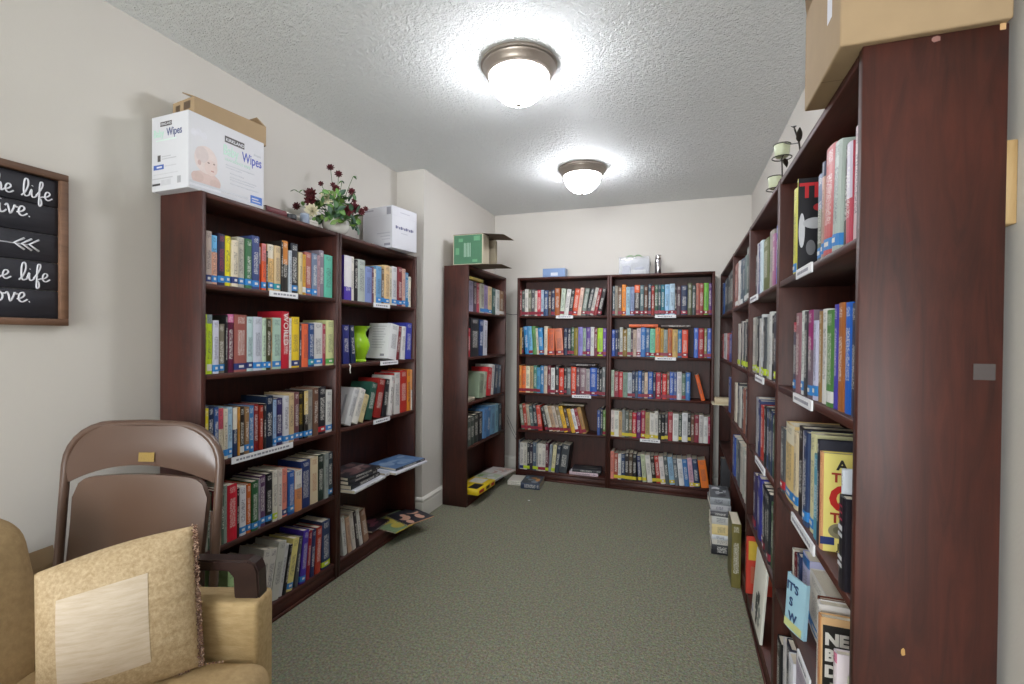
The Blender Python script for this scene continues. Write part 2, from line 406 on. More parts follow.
# ------------------------------------------------------------------ bookcases
CH, TH = 1.83, .02
SZ = [.083, .447, .787, 1.134, 1.483]           # tops of the five shelves
CASES = {}
def bookcase(key, label, origin, rz, W, D):
    """origin: front left foot as seen from the room; local x along the shelf, y into the case"""
    t = thing('bookcase', label, 'bookcase', origin, (0, 0, rz), group='dark mahogany bookcases')
    bbox('side_panel', 0, TH, 0, D, 0, CH, M_WOODV, t, .0015, 1)
    bbox('side_panel', W - TH, W, 0, D, 0, CH, M_WOODV, t, .0015, 1)
    bbox('top_panel', TH, W - TH, .002, D, CH - TH, CH, M_WOODH, t, .0015, 1)
    bbox('back_panel', TH, W - TH, D - .007, D - .001, .02, CH - TH, M_WOODV, t)
    sh = []
    for z in SZ:
        sh.append(bbox('shelf', TH, W - TH, .003, D - .007, z - .02, z, M_WOODH, t, .0012, 1))
    bbox('toe_board', TH, W - TH, .006, .022, .012, SZ[0] - .02, M_WOODH, t, .001, 1)
    bbox('toe_strip', TH, W - TH, -.001, .006, 0, .016, M_WOODH, t, .002, 1)
    CASES[key] = dict(o=Vector(origin), rz=rz, W=W, D=D, t=t, sh=sh, R=Matrix.Rotation(rz, 4, 'Z'))
    return t
H90 = math.pi / 2
XL, XR, YB, XC = -1.704, .311, 4.111, -1.506
bookcase('A', 'mahogany bookcase on left wall carrying the white baby wipes box', (XL, 1.298, 0), H90, .767, .222)
bookcase('B', 'mahogany bookcase on left wall holding the lime green vase', (XL, 2.067, 0), H90, .783, .222)
bookcase('C', 'narrow-looking mahogany bookcase in far left corner under the green carton', (XC, 3.254, 0), H90, .83, .202)
bookcase('KL', 'left mahogany bookcase of the pair on the back wall', (-1.409, YB, 0), 0, .832, .21)
bookcase('KR', 'right mahogany bookcase of the pair on back wall, under the silver bottle', (-.576, YB, 0), 0, .832, .21)
bookcase('R4', 'farthest mahogany bookcase of the right row, in the back corner', (XR, 4.315, 0), -H90, .99, .21)
bookcase('R3', 'third mahogany bookcase from the camera in the right row', (XR, 3.324, 0), -H90, .77, .21)
bookcase('R2', 'second mahogany bookcase from the camera in the right row', (XR, 2.553, 0), -H90, .72, .21)
bookcase('R1', 'nearest right bookcase with the big bare side panel toward the camera', (XR, 1.832, 0), -H90, .786, .21)
def shelf_label(key, si, px0, px1, crop=None):
    """white card clipped on a shelf edge, from the pixels where it starts and ends"""
    c = CASES[key]; z = SZ[si]
    us = []
    for px in (px0, px1):
        py = 337
        for _ in range(6):
            p = local_hit(c, px, py, -.002); py = prj(c['o'] + c['R'] @ Vector((p[0], -.002, z - .01)))[1]
        us.append(local_hit(c, px, py, -.002)[0])
    u0, u1 = us
    o = bbox('shelf_label', u0, u1, -.0022, .0026, z - .024, z + .002, M_CARD, c['sh'][si])
    mb = MB(); k = u0 + .02
    rnd = random.Random(int(px0))
    while k < u1 - .03:
        w = rnd.uniform(.008, .02); mb.box(k, min(k + w, u1 - .015), -.0028, -.0022, z - .015, z - .007); k += w + .005
    link('card_print', mb.mesh('card_print', [plain('8a8a94', .6)]), c['sh'][si])
def local_hit(c, px, py, dpt):
    """where a pixel's ray meets the plane at depth dpt of a case: (u, z)"""
    Ri = c['R'].inverted(); o = Ri @ (CAM - c['o']); d = Ri @ ray(px, py)
    k = (dpt - o.y) / d.y; p = o + d * k
    return p.x, p.z

# ------------------------------------------------------------------ books
STK = {'b': '2f7fc4', 'n': '26356f', 'l': 'b8cc2c', 'r': 'b3202c', 't': '2b8f9c', 'g': '4f9a48', 'y': 'c9b62e', 'w': 'd8d8d4', 'm': '8a2036'}
NAMES = {'black': '17171b', 'charcoal': '33363b', 'grey': '8a8a88', 'pale grey': 'bdbfc0', 'white': 'e6e4de', 'cream': 'd9cfb6', 'tan': 'c4a878',
         'brown': '6b4230', 'dark brown': '3d2822', 'maroon': '6b1e30', 'red': 'b8242c', 'coral': 'c2584c', 'orange': 'd97a30', 'amber': 'c89038',
         'yellow': 'e0cc38', 'pale yellow': 'd8cc88', 'lime': 'b0cc30', 'green': '44803c', 'dark green': '2a4a34', 'sage green': '8aa08c', 'pale green': 'b4ccb0',
         'teal': '2a7a80', 'mint': '70bca0', 'light blue': '94b8d4', 'blue': '2c64b0', 'navy': '202c50', 'slate blue': '55688a', 'lavender': '9c96c4',
         'purple': '50389a', 'plum': '5a2c52', 'pink': 'd08a94', 'magenta': '94306c', 'mauve': '8a646c', 'olive': '6c6840', 'dusty rose': '9c5c54'}
def colour_name(h):
    c = [int(h[i:i + 2], 16) for i in (0, 2, 4)]
    def dist(k):
        d = [int(k[i:i + 2], 16) for i in (0, 2, 4)]; return sum(w * (a - b) ** 2 for w, a, b in zip((2, 4, 3), c, d))
    return min(NAMES, key=lambda n: dist(NAMES[n]))
def lum(h): c = lin(h); return .2126 * c[0] + .7152 * c[1] + .0722 * c[2]
def book_meshes(w, h, d, col, col2=None, split=.7, ink=None, hard=True, rnd=random, title=True, cover_col=None):
    """returns MB for cover (spine at y=0 facing -y, x 0..w, z 0..h) and for the paper block"""
    cv = MB(); bt = .0022 if hard else .0008
    c = lin(col); c2 = lin(col2) if col2 else c; cc = lin(cover_col) if cover_col else c
    inkc = lin(ink)[:3] if ink else ((.8, .78, .72) if lum(col) < .2 else (.05, .05, .08))
    cv.box(0, bt, .002, d, 0, h, 0, cc); cv.box(w - bt, w, .002, d, 0, h, 0, cc)
    b = min(.004, w * .14)
    prof = [(0, .002), (w * .22, .002 - b * .75), (w * .5, .002 - b), (w * .78, .002 - b * .75), (w, .002)]
    t0 = rnd.uniform(.2, .32); t1 = rnd.uniform(.62, .8); t2 = rnd.uniform(.84, .88)
    zs = sorted(set([0, t0, t1, t2, .96, 1] + ([split] if col2 else [])))
    for i in range(len(prof) - 1):
        (xa, ya), (xb, yb) = prof[i], prof[i + 1]
        for k in range(len(zs) - 1):
            za, zb = zs[k] * h, zs[k + 1] * h; mid = (zs[k] + zs[k + 1]) / 2
            a = 0.0
            if title and i in (1, 2):
                if t0 < mid < t1: a = .6
                elif t2 < mid < .96: a = .5
            bc = c2 if (col2 and mid > split) else c
            cv.face([(xa, ya, za), (xb, yb, za), (xb, yb, zb), (xa, ya, zb)], 0, bc, inkc + (a,), [(xa, za), (xb, za), (xb, zb), (xa, zb)])
    # inner side of the spine, closing it at head and foot
    for z in (0, h):
        cv.face([(x, y, z) for x, y in prof] + [(w, .004, z), (0, .004, z)], 0, c)
    cv.face([(w, .004, 0), (0, .004, 0), (0, .004, h), (w, .004, h)], 0, c)
    pg = MB(); e = .003 if hard else .0003
    pg.box(bt, w - bt, .004, d - e, e, h - e)
    return cv, pg
BOOKS = []       # every standing book, sorted out by its size in the picture further down
def in_row(key, si, crop, end, spec, hdef=.2, top=None, dpt=.012, dep=.155, hj=.012, stick='', z0=None):
    """spec tokens: left edge : colour [: flags]   flags: hN top edge pixel, L degrees of lean, S second colour above, i ink, sticker letter"""
    c = CASES[key]; ox, oy, s = crop; rnd = random.Random(key + str(si) + str(end))
    z0 = SZ[si] if z0 is None else z0
    toks = [t.split(':') for t in spec.split()]
    xs = [float(t[0]) for t in toks] + [end]
    pyb = 342
    def u_at(x):
        px = ox + x / s; py = 342
        for _ in range(5):
            u = local_hit(c, px, py, dpt)[0]; py = prj(c['o'] + c['R'] @ Vector((u, dpt, z0)))[1]
        return local_hit(c, px, py, dpt)[0]
    us = [min(max(u_at(x), TH + .002), c['W'] - TH - .002) for x in xs]
    items = []
    for i, t in enumerate(toks):
        it = dict(col=t[1], lean=0.0, h=None, stk=stick if rnd.random() < .68 else '', col2=None, ink=None, w=us[i + 1] - us[i], split=.7, d=dep, gap=0.0, pull=0.0)
        for fl in t[2:]:
            k, v = fl[0], fl[1:]
            if k == 'h': it['h'] = local_hit(c, ox + (xs[i] + xs[i + 1]) / 2 / s, oy + float(v) / s, dpt)[1] - z0
            elif k == 'H': it['h'] = float(v)
            elif k == 'L': it['lean'] = math.radians(float(v))
            elif k == 'S':
                it['col2'] = v[:6]
                if len(v) > 6: it['split'] = float(v[6:])
            elif k == 'i': it['ink'] = v
            elif k == 'D': it['d'] = float(v)
            elif k == 'P': it['pull'] = float(v)
            elif k == 'x': it['col'] = None
            else: it['stk'] = '' if fl == '0' else fl
        if it['h'] is None: it['h'] = hdef + rnd.uniform(-hj, hj)
        it['h'] = min(it['h'], .325); items.append(it)
    # pack: keep leaning neighbours clear of each other
    need = 0.0
    n = len(items)
    for i, it in enumerate(items):
        th = it['lean']; nxt = items[i + 1]['lean'] if i + 1 < n else None; prv = items[i - 1]['lean'] if i else None
        it['pre'] = it['h'] * math.sin(-th) if th < 0 and (prv is None or prv > th + 1e-4) else 0.0
        it['post'] = it['h'] * math.sin(th) if th > 0 and (nxt is None or nxt < th - 1e-4) else 0.0
        if prv is not None and prv < 0 and th < 0 and prv > th: it['pre'] = max(0, it['h'] * (math.sin(-th) - math.cos(th) * math.tan(-prv)) + .0015)
        if nxt is not None and th > 0 and nxt > 0 and nxt < th: it['post'] = max(0, it['h'] * (math.sin(th) - math.cos(th) * math.tan(nxt)) + .0015)
        need += it['pre'] + it['post']
    tot = us[-1] - us[0]; wsum = sum(it['w'] / math.cos(it['lean']) for it in items)
    k = max(.35, min(1.0, (tot - need) / wsum))
    u = us[0]
    for i, it in enumerate(items):
        u += it['pre']; w = it['w'] * k; th = it['lean']
        foot = w / math.cos(th)
        if it['col'] is not None and w > .003:
            wb = w - .0006
            if th >= 0: piv = (u + foot, z0); off = -wb      # stands on its right lower edge
            else: piv = (u, z0); off = 0.0
            R = Matrix.Rotation(th, 4, 'Y')
            L = Matrix.Translation((piv[0], 0, piv[1])) @ R @ Matrix.Translation((off, dpt + rnd.uniform(-.003, .006) - it['pull'], 0.0004))
            Mw = Matrix.Translation(c['o']) @ c['R'] @ L
            BOOKS.append(dict(M=Mw, w=wb, h=it['h'], d=min(it['d'], c['D'] - .04) - rnd.uniform(0, .012), col=it['col'], col2=it['col2'], split=it['split'], ink=it['ink'], stk=it['stk'],
                              key=key, si=si, i=i, n=n, lean=th, sz=rnd.uniform(.008, .014)))
        u += foot + it['post']
A1 = (190, 215, 6.606); A2 = (190, 300, 6.606); A3 = (190, 375, 6.606); A4 = (190, 445, 6.606); A5 = (190, 500, 5.703)
in_row('A', 4, A1, 945, '78:4a5a8a:h72:b 106:b5a49a:h105:n 150:dca68c:h135:b:S6ab4e4.66 188:2c2b48:h125:ib04048:b 236:e0d222:h140:b 275:d8ccb4:h168:n 318:bab6a8:h148:b '
  '366:3c6a48:h160:b 406:3a4878:h140:b 456:d8643a:h210:Se2e0dc.6 474:d85a30:h190:Sc87474.62:b 503:2a3028:h238 516:d8b070:h195:Sd8d0bc.7:b 558:c8b088:h205:t 600:2b2622:h176 '
  '613:2c2824:h172:Sc87c2c.55 652:b0b8c0:h235 672:2a2c34:h190:b 719:c8b890:h248 742:c89838:h262:w 764:a86058:h248:b 806:6a7890:h255:b 840:a88890:h268 858:807884:h235 890:5cb098:h266')
in_row('A', 3, A2, 958, '75:b8d030:h95:l 112:bcd42c:h97:S8a98a0.85:w 150:c8c8d8:h135:b 189:7a7464:h158:b 236:1c1c22:h100 252:5c1838:h95:Sd070a0.86 296:965850:h98:n 376:b4cccc:h112:n 420:c0c4d0:h112:b '
  '478:b4c8b0:h120:b 505:3c3a24:h125:b 535:b89868:h118 550:a8c4b4:h118:b 608:b02030:h76 656:dcdad4:h120 675:e0c030:h112:n 727:404048:h160 743:d86440:h158 782:2c4878:h155:t 820:cccac6:h150:b 880:a04050:h160 901:c4c890:h135:g')
in_row('A', 2, A3, 938, '70:1c2a4c:h222:Sd8c828.6 121:1c2a4c:h210 160:34548c:h215 192:d8ccb0:h222:Sc85060.6 226:d4ccb8:h225:b 252:a0c0d8:h215:b 287:203458:h215:Sd8d0c0.55 318:c88c38:h213 331:2a211c:h214:w '
  '362:8c6c4c:h212:b 392:3878b0:h205:b 425:801c20:h195 460:983020:h203 485:2a2426:h190 502:14243c:h140 549:90a8c8:h165:b 572:383060:h155:b 617:c4c4ca:h140:b 652:c0a880:h120:b 686:70484c:h115:b 718:221e1a:h115:b:ic8a838 '
  '753:28221f:h105:Sd0b878.5:b 780:8c8880:h100:b 813:6c4c3c:h86 848:24242a:h80:r 896:ccccc8:h100:b')
in_row('A', 1, A4, 958, '90:8c8c80:h330 120:3c5040:h318 150:701820:h300 183:a89878:h290 208:4a5c50:h280 225:8c9a90:h270 246:c01830:h262 311:1c1a1e:h290 330:d4d4d8:h275:b 376:c06028:h260:b 404:2c5c38:h240:b 450:9c94a4:h225:b '
  '464:5c3c60:h205:b 505:1a1a1e:h190:b 547:d0ccc0:h168:l 580:d0c8c0:h165 609:d88070:h155:n 648:2858a0:h175:b 690:d08a58:h165:Sd8d4cc.55 738:1c3068:h105 799:d0c0a0:h82:ia03028 849:24332c:h65 886:8c9490:h58 913:2c3a44:h46:b')
in_row('A', 0, A5, 802, '213:a8c890:h395 258:342454:h402 300:c0a878:h396 340:8c8c84:h330 390:c4c0b8:h300:L11 435:c8c4bc:h292:L11 480:b8b8b0:h248:L11 530:c8c8c8:h258:L11 556:1c1c20:h258:L11 572:d8cc80:h225:L11:b 612:4c5058:h215:L8 '
  '632:4830a0:h180:L6:b 668:8c2030:h182:L5 690:28305c:h175:L4 716:a83828:h160:L3 750:2c3c60:h120:l')
B1 = (330, 190, 5.7); B2 = (330, 300, 5.26); B5 = (330, 420, 4.56)
in_row('B', 4, B1, 464, '80:4c38a0:h375:Sd8d4d8.3 122:dcd8cc:h380 141:1c1c20:h398 162:b0b8b0:h398 203:7888b8:h440 240:604058:h440 252:d4c8b0:h450 264:6898c0:h435:b 294:6c5840:h450:b 310:d4b484:h430:b 340:d0c8b0:h440 357:c8c8ca:h437:b 386:782830:h440:b 412:c8a090:h450:b 431:3078a8:h472:b 450:d4ccb8:h495')
in_row('B', 3, B2, 136, '66:2c3070:h132:L-2 108:202848:h135:L-5')
in_row('B', 3, B2, 432, '300:dcdcdc:h132:L9:D.16 352:782830:h140:L9 372:d8d8d8:h140:L4 398:3840a0:h122:L2')
in_row('B', 2, B2, 452, '74:c8c8c8:h470:L22 112:d8d4cc:h470:L22 150:d0c090:h500:L22 184:2a5448:h440:L16 226:8c2420:h420:L13 270:28282c:h420:L10 296:d4d0cc:h400:L6 320:c8c4c0:h385 358:b03028:h372 402:d88830:h366 428:d8d4d0:h366:Sd88830.5')
in_row('B', 0, B5, 180, '50:c8c8c4:h440:L-7 72:b89880:h440:L-8 94:c8c0b8:h420:L-9 116:3c3438:h410:L-10 132:d0ccc8:h400:L-11 150:8c6c58:h400:L-12')
C1 = (440, 225, 4.886); C2 = (440, 350, 4.275)
in_row('C', 4, C1, 310, '140:9c98b0:H.235 165:4c3c48:H.24 182:b84858:H.235 196:b8b8a8:H.235:b 215:8c7ca0:H.23:b 235:c8b088:H.23:b 256:3c5c58:H.225 272:c8ccc8:H.22:w 290:8c6c50:H.22:w', stick='')
in_row('C', 3, C1, 232, '132:b02838:H.22 150:26282c:H.3 190:203c6c:H.29:L2:iffffff 212:c4c4cc:H.29:L2')
in_row('C', 2, C2, 262, '165:8c9c84:H.2:L8 185:a8b09c:H.21:L8 200:c83038:H.24:L8 220:d4d4d0:H.26:L8 236:384858:H.26:L6 250:4c5c6c:H.25:L4')
in_row('C', 1, C2, 262, '112:48544c:H.22 132:3c4840:H.22 150:2c3430:H.225 168:1c2024:H.23 185:5c88b8:H.24:L6 200:4878a8:H.25:L6 216:6c98b8:H.25:L4 236:7ca8b8:H.25 250:344c58:H.24')
K1 = (505, 240, 6.218); K3 = (505, 340, 4.275); Q1 = (600, 240, 6.217); Q3 = (600, 345, 4.416)
in_row('KL', 4, K1, 632, '88:7c2c30 104:48504c 125:d4d0c8 147:70705c 166:4c4c50 190:d0c8bc 207:c83848 232:a8b8c8 250:304870 280:4c342c 300:26304c 325:a05424 358:c0ccb8:L4 386:d0ccc8:L7 415:26262a:L7 440:c85030:L7 475:d8b8a8:L7 500:707c74:L9 530:46484a:L11 556:b8b4ac:L12 580:8c2c30:L12 602:2c2426:L12', hdef=.235, stick='m')
in_row('KL', 3, K1, 628, '80:a88040 104:2c2c30 114:2878b0:L-4 140:68a8d0:L-4 165:5c9050:L-4 190:d4c8b4:L-4 206:2c80b8:L-4 236:d8ccb8 258:d06030 303:d07858:L-4 352:28304c 376:202438 400:3c5c44 420:8c7c2c 445:8880c0 475:90a494 497:60408c 526:d0d0cc 550:70283c 570:a8d030 606:684898', hdef=.245, stick='m')
in_row('KL', 2, K3, 428, '55:d88c40 69:e07030 88:e0d8b8 105:b89868 120:447c6c 135:4890b8 150:3474a4 165:c8b8a8 180:6c2430 195:d8d8d4 212:2c2c30 230:d83820 250:302428 263:606468 282:d84828 303:5c3c48 320:887078 345:a8a0a0 362:1850a8 391:20284c 402:2c3034 414:787c7c', hdef=.24, stick='m')
in_row('KL', 1, K3, 430, '57:68705c:L-7 74:a83828:L-7 88:b8a890:L-7 102:506060:L-7 118:283038:L-7 136:c84838:L-7 156:303030:L-14 172:c8c0b0:L-14 188:b89878:L-14 206:c0b0a0:L-14 222:887860:L-14 240:e0b030:L-14 258:503828:L-14 274:d8a838:L-14 292:e0e0e0:L-14 308:902838:L-14 324:b08850:L-14 342:202020:x 390:38508c 404:1c2438 416:608040', hdef=.225, stick='m')
in_row('KL', 0, K3, 276, '46:58606c 62:d0ccc4:n 80:cac6ba 96:282c30 108:302838 122:506070 138:a8a8a0 146:d8d4c8:m 164:d4d0c6:m 180:602838 194:889098:L3 206:d0c8a0:L5 222:303848:L6 240:404448:L7', hdef=.25, stick='l')
in_row('KR', 4, Q1, 706, '76:405058 92:908878 110:6c5444 135:e08830 160:90b0c0 186:8090b0 212:302020:Sd05828.75 246:50686c 271:503020 297:2c3c4c 318:902820 337:305040 360:303c48 378:206878 401:90b8d8 431:a8c0d0 463:2c2428 476:4c343c 502:202c4c 543:54583c 571:404848 595:b07060 616:904038 643:70b040 674:502868', hdef=.25, stick='m')
in_row('KR', 3, Q1, 694, '70:3050a0 92:202c50 110:2c2c30 120:b8b8b0 140:80682c 168:b0bcb0 190:4c3c44 204:b4a090 226:c8b8bc 252:3870b0 282:406088 309:70c0a0 342:d07838 373:b89038 394:909890 420:b86838 448:c0a060 482:246c98 508:d04830 546:282a30:x 583:4868b8 610:982028 645:787848 666:4860b0', hdef=.235, stick='m')
in_row('KR', 2, Q3, 486, '48:a8b8a4 63:8c3c44 84:b83038 103:789080 126:b0b8c0 147:24304c 162:485870 176:3060a8 192:404860 206:d0b8a0 222:3058a0 246:283048 260:a83040 284:2c2430 291:c83030 312:78543c 326:3c60b0 345:506090 360:d0ccd0 383:607868 402:3c70b0 424:202020:x 446:d86028:0:L-14 464:202020:x', hdef=.22, stick='m')
in_row('KR', 1, Q3, 496, '45:d8c8c0 62:d8d8cc 82:b8986c 96:888c88 110:606860 126:706048 142:b02030 160:602058 180:98203c 199:a89860 218:d4d0c8 240:ccc8c0 256:30302c 270:1c1c20 285:4c4848 299:983038 320:d4d4d0 346:2c4038 361:d0d0d0 386:28282c 400:684838 416:802838:0 436:c4c0bc:0 456:d0d0cc:0 476:901840:0', hdef=.225, stick='y')
in_row('KR', 0, Q3, 490, '45:d08070 61:984838 80:d0d0cc 95:283c5c 112:302c2c 130:504030 148:202024 166:283058:L-4 184:b8c0a0:L-5 203:d4d0c8:L-6 226:2c2420:L-6 245:a83830:L-6 265:d4ccc8:L-6 287:4c5454:L-6 306:88a8c0:L-6 330:586068:L-6 350:d0d0d0:L-6 374:3468a0:L-6 398:c8a0b0:L-6 420:283858:L-6 446:d87028:L-8:0', hdef=.225, stick='y')
# right row, far to near
RA = (700, 120, 3.257); RB = (700, 320, 3.42); RC = (745, 220, 6.84)
in_row('R2', 4, RC, 235, '62:3c3c44 75:c0bcc0:h170 90:404878:h170 100:c4d4dc:h152 116:5c6430:h140 152:a09890:h85 180:a06088:h105 199:2858b0:h45 218:b8b4cc:h110', stick='')
in_row('R2', 3, RB, 256, '176:c0bcb4 186:90948c 194:2c3034 201:b8b8b4 208:c4c8c8 216:3c4044 223:a8aca8 230:d0d0cc 239:24282c 248:3c4450', hdef=.25, stick='l')
in_row('R2', 2, RB, 254, '188:98989c 196:303c68 203:b03028 213:8c2420 219:26282c 226:34486c 233:30383c 240:2c3c5c 247:385040', hdef=.235, stick='')
in_row('R2', 1, RB, 250, '183:302850 190:34304c 197:2c2c80 205:40489c 213:1c1c28 221:282c34 229:1c2028 237:385838 244:202024', hdef=.25, stick='m')
in_row('R3', 4, RA, 160, '108:a06860 115:8c5c54 121:d0ccc8 127:485868 135:3c4c5c 144:6c8480 152:48504c', hdef=.26, stick='w')
in_row('R3', 3, RB, 162, '130:b8b4ac 136:2c3034 141:d4d0c8 147:484c50 151:a8a8a0 157:2c2c30', hdef=.25, stick='l')
in_row('R3', 2, RB, 159, '118:c8c0b0 124:282c34 130:b8b8b0 137:384048 144:8c5848 150:30343c', hdef=.24, stick='')
in_row('R3', 1, RB, 156, '104:8c3430 110:2c4890 118:88989c 126:485058 134:c0bcb0 143:b4b8b0 150:d0ccc4', hdef=.25, stick='')
in_row('R4', 4, RA, 110, '60:34549c 66:d0d0d4 72:2858a0 78:40444c 88:3c4048 97:34383c', hdef=.26, stick='')
in_row('R4', 3, RB, 116, '62:c8b8b4 70:9c3c40 78:d0d0d0 88:b05048 98:38549c 107:5874c0', hdef=.2, stick='')
in_row('R4', 2, RB, 110, '96:3c5490 102:4c64a0', hdef=.24, stick='')
in_row('R4', 0, RB, 70, '52:384878 58:7c7058 63:48484c', hdef=.23, stick='')
D1 = (770, 120, 4.56); D2 = (770, 270, 4.56); D3 = (760, 410, 4.56); D4 = (750, 520, 4.17)
in_row('R1', 4, D1, 398, '98:c8c448:h325:b:D.185 114:1c1a20:x 140:24202a:x 206:5c6450:h252:S54688c.6:b 232:b89080:h195:S28304c.85:b 248:b84848:h135:b:L4 296:a8b4ac:h108:L4:b 330:48443c:h120:L3 346:b84858:h110:Sc8c0d0.45 372:c8b0b4:h40:L2', stick='')
in_row('R1', 3, D2, 388, '100:4c4858:h240:Sb03848.86:b 117:886068:h198 136:ccd0cc:h188:b 152:3c3c40:h190 169:6c5c68:h185:S8c2c68.55:b 190:b8b8d0:h232:b 209:907048:h190 224:d4d4d0:h180 248:4c8040:h185:w 281:4840a0:h160 297:a06030:h152 321:1c60c0:h150 352:283048:h152', stick='')
in_row('R1', 2, D3, 266, '86:4c5054:h76:r 108:d8bc80:h60:Sd8d0b8.75:b 144:d0c0a0:h95:b 161:2a2428:h72 182:d4d4d8:h92 193:2c3c60:h95:b 212:d0cca0:h100:b 234:5498b0:h200:ie8f0f0 256:2c2c38:h130', stick='')
in_row('R1', 1, D4, 300, '84:88a0b0:h58 100:48505c:h70 142:d8d4cc:h42:b 160:d4d0c4:h100:b 182:702028:h140 196:28365c:h140 208:b4b4d4:h140:S2868a8.85:b 236:d8d4cc:h250:b', stick='', dpt=.052, dep=.135)
in_row('R1', 0, D4, 222, '100:1c1c1e:h468 128:c8c4c4:h490 140:2c2c3c:h500 158:d0d0d4:h560 176:a89cac:h600', stick='')

# ---- make the standing books: the 300 largest in the picture one by one, the rest as one mass
WHERE = {'A': 'baby-wipes-box bookcase', 'B': 'green-vase bookcase', 'C': 'green-carton corner bookcase', 'KL': 'left back-wall bookcase', 'KR': 'right back-wall bookcase',
         'R1': 'nearest right bookcase', 'R2': 'second right bookcase', 'R3': 'third right bookcase', 'R4': 'farthest right bookcase'}
SHELF = ['bottom shelf', 'fourth shelf down', 'middle shelf', 'second shelf down', 'top shelf']
ORD = ['zeroth', 'first', 'second', 'third', 'fourth', 'fifth', 'sixth', 'seventh', 'eighth', 'ninth', 'tenth', 'eleventh', 'twelfth', 'thirteenth', 'fourteenth', 'fifteenth',
       'sixteenth', 'seventeenth', 'eighteenth', 'nineteenth', 'twentieth']
def ordn(i):
    if i <= 20: return ORD[i]
    return 'twenty-' + ORD[i - 20] if i < 30 else 'thirtieth'
SIDE = {'A': (-1, 'left'), 'B': (-1, 'left'), 'C': (-1, 'left')}
rows = {}
for b in BOOKS: rows.setdefault((b['key'], b['si']), []).append(b)
for k, L in rows.items():
    c = CASES[k[0]]; inv = (Matrix.Translation(c['o']) @ c['R']).inverted()
    for b in L: b['u'] = (inv @ b['M']).translation.x
    L.sort(key=lambda b: b['u'])
    for i, b in enumerate(L): b['pos'] = i + 1; b['row_n'] = len(L)
for b in BOOKS:
    ps = [prj(b['M'] @ Vector(p)) for p in ((0, 0, 0), (b['w'], 0, 0), (b['w'], 0, b['h']), (0, 0, b['h']))]
    a = 0
    for i in range(4): a += ps[i][0] * ps[(i + 1) % 4][1] - ps[(i + 1) % 4][0] * ps[i][1]
    b['area'] = abs(a) / 2
BOOKS.sort(key=lambda b: -b['area'])
N_SINGLE = 275
STKM = {k: plain(v, .5, noise=.03) for k, v in STK.items()}
def build_book(b, label):
    rnd = random.Random(str(b['key']) + str(b['si']) + str(round(b['u'], 3)))
    hard = b['w'] > .018
    cv, pg = book_meshes(b['w'], b['h'], b['d'], b['col'], b['col2'], b['split'], b['ink'], hard, rnd)
    t = thing('book', label, 'book', group='books on the ' + WHERE[b['key']])
    t.matrix_world = b['M']
    link('cover', cv.mesh('cover', [M_BOOK]), t); link('pages', pg.mesh('pages', [M_PAGES]), t)
    if b['stk']:
        w = b['w']; mb = MB(); z = b['sz']; hh = .026
        bl = min(.004, w * .14)
        prof = [(-.0002, .0017), (w * .22, .0016 - bl * .75), (w * .5, .0016 - bl), (w * .78, .0016 - bl * .75), (w + .0002, .0017)]
        for i in range(4):
            (xa, ya), (xb, yb) = prof[i], prof[i + 1]
            mb.face([(xa, ya, z), (xb, yb, z), (xb, yb, z + hh), (xa, ya, z + hh)])
        for x in (-.0002, w + .0002):
            mb.face([(x, .0017, z), (x, .014, z), (x, .014, z + hh), (x, .0017, z + hh)])
        s = link('spine_sticker', mb.mesh('spine_sticker', [STKM[b['stk']]]), t)
        if w > .017:
            mb = MB(); mb.box(w * .3, w * .7, .0012 - bl, .0016 - bl, z + .008, z + .018, skip='k')
            link('sticker_print', mb.mesh('sticker_print', [STKM['w']]), s)
    return t
def book_label(b):
    nm = colour_name(b['col'])
    if b['col2']: nm = colour_name(b['col2']) + '-topped ' + nm + ' book,'
    else: nm += ' leaning book,' if abs(b['lean']) > .1 else ' book,'
    n, p = b['row_n'], b['pos']
    where = ordn(p) + ' from left' if p <= (n + 1) // 2 else ('rightmost' if p == n else ordn(n - p + 1) + ' from right')
    return '%s %s on %s of %s' % (nm, where, SHELF[b['si']], WHERE[b['key']])
for b in BOOKS[:N_SINGLE]: b['t'] = build_book(b, book_label(b))
mass = MB()
for b in BOOKS[N_SINGLE:]:
    rnd = random.Random(b['area'])
    cv, pg = book_meshes(b['w'], b['h'], b['d'], b['col'], b['col2'], b['split'], b['ink'], b['w'] > .02, rnd)
    pg.m = [1] * len(pg.m); mass.add(cv, b['M']); mass.add(pg, b['M'])
    if b['stk']:
        s = MB(); bl = min(.004, b['w'] * .14); s.box(0, b['w'], -.0003 - bl + .002, .003, b['sz'], b['sz'] + .026, 0, lin(STK[b['stk']]), skip='k'); mass.add(s, b['M'])
o = link('book_rows', mass.mesh('shelved_books', [M_BOOK, M_PAGES]))
o['kind'] = 'stuff'; tag(o, 'rows of small far-off books with coloured spines on the back and corner shelves', 'books')

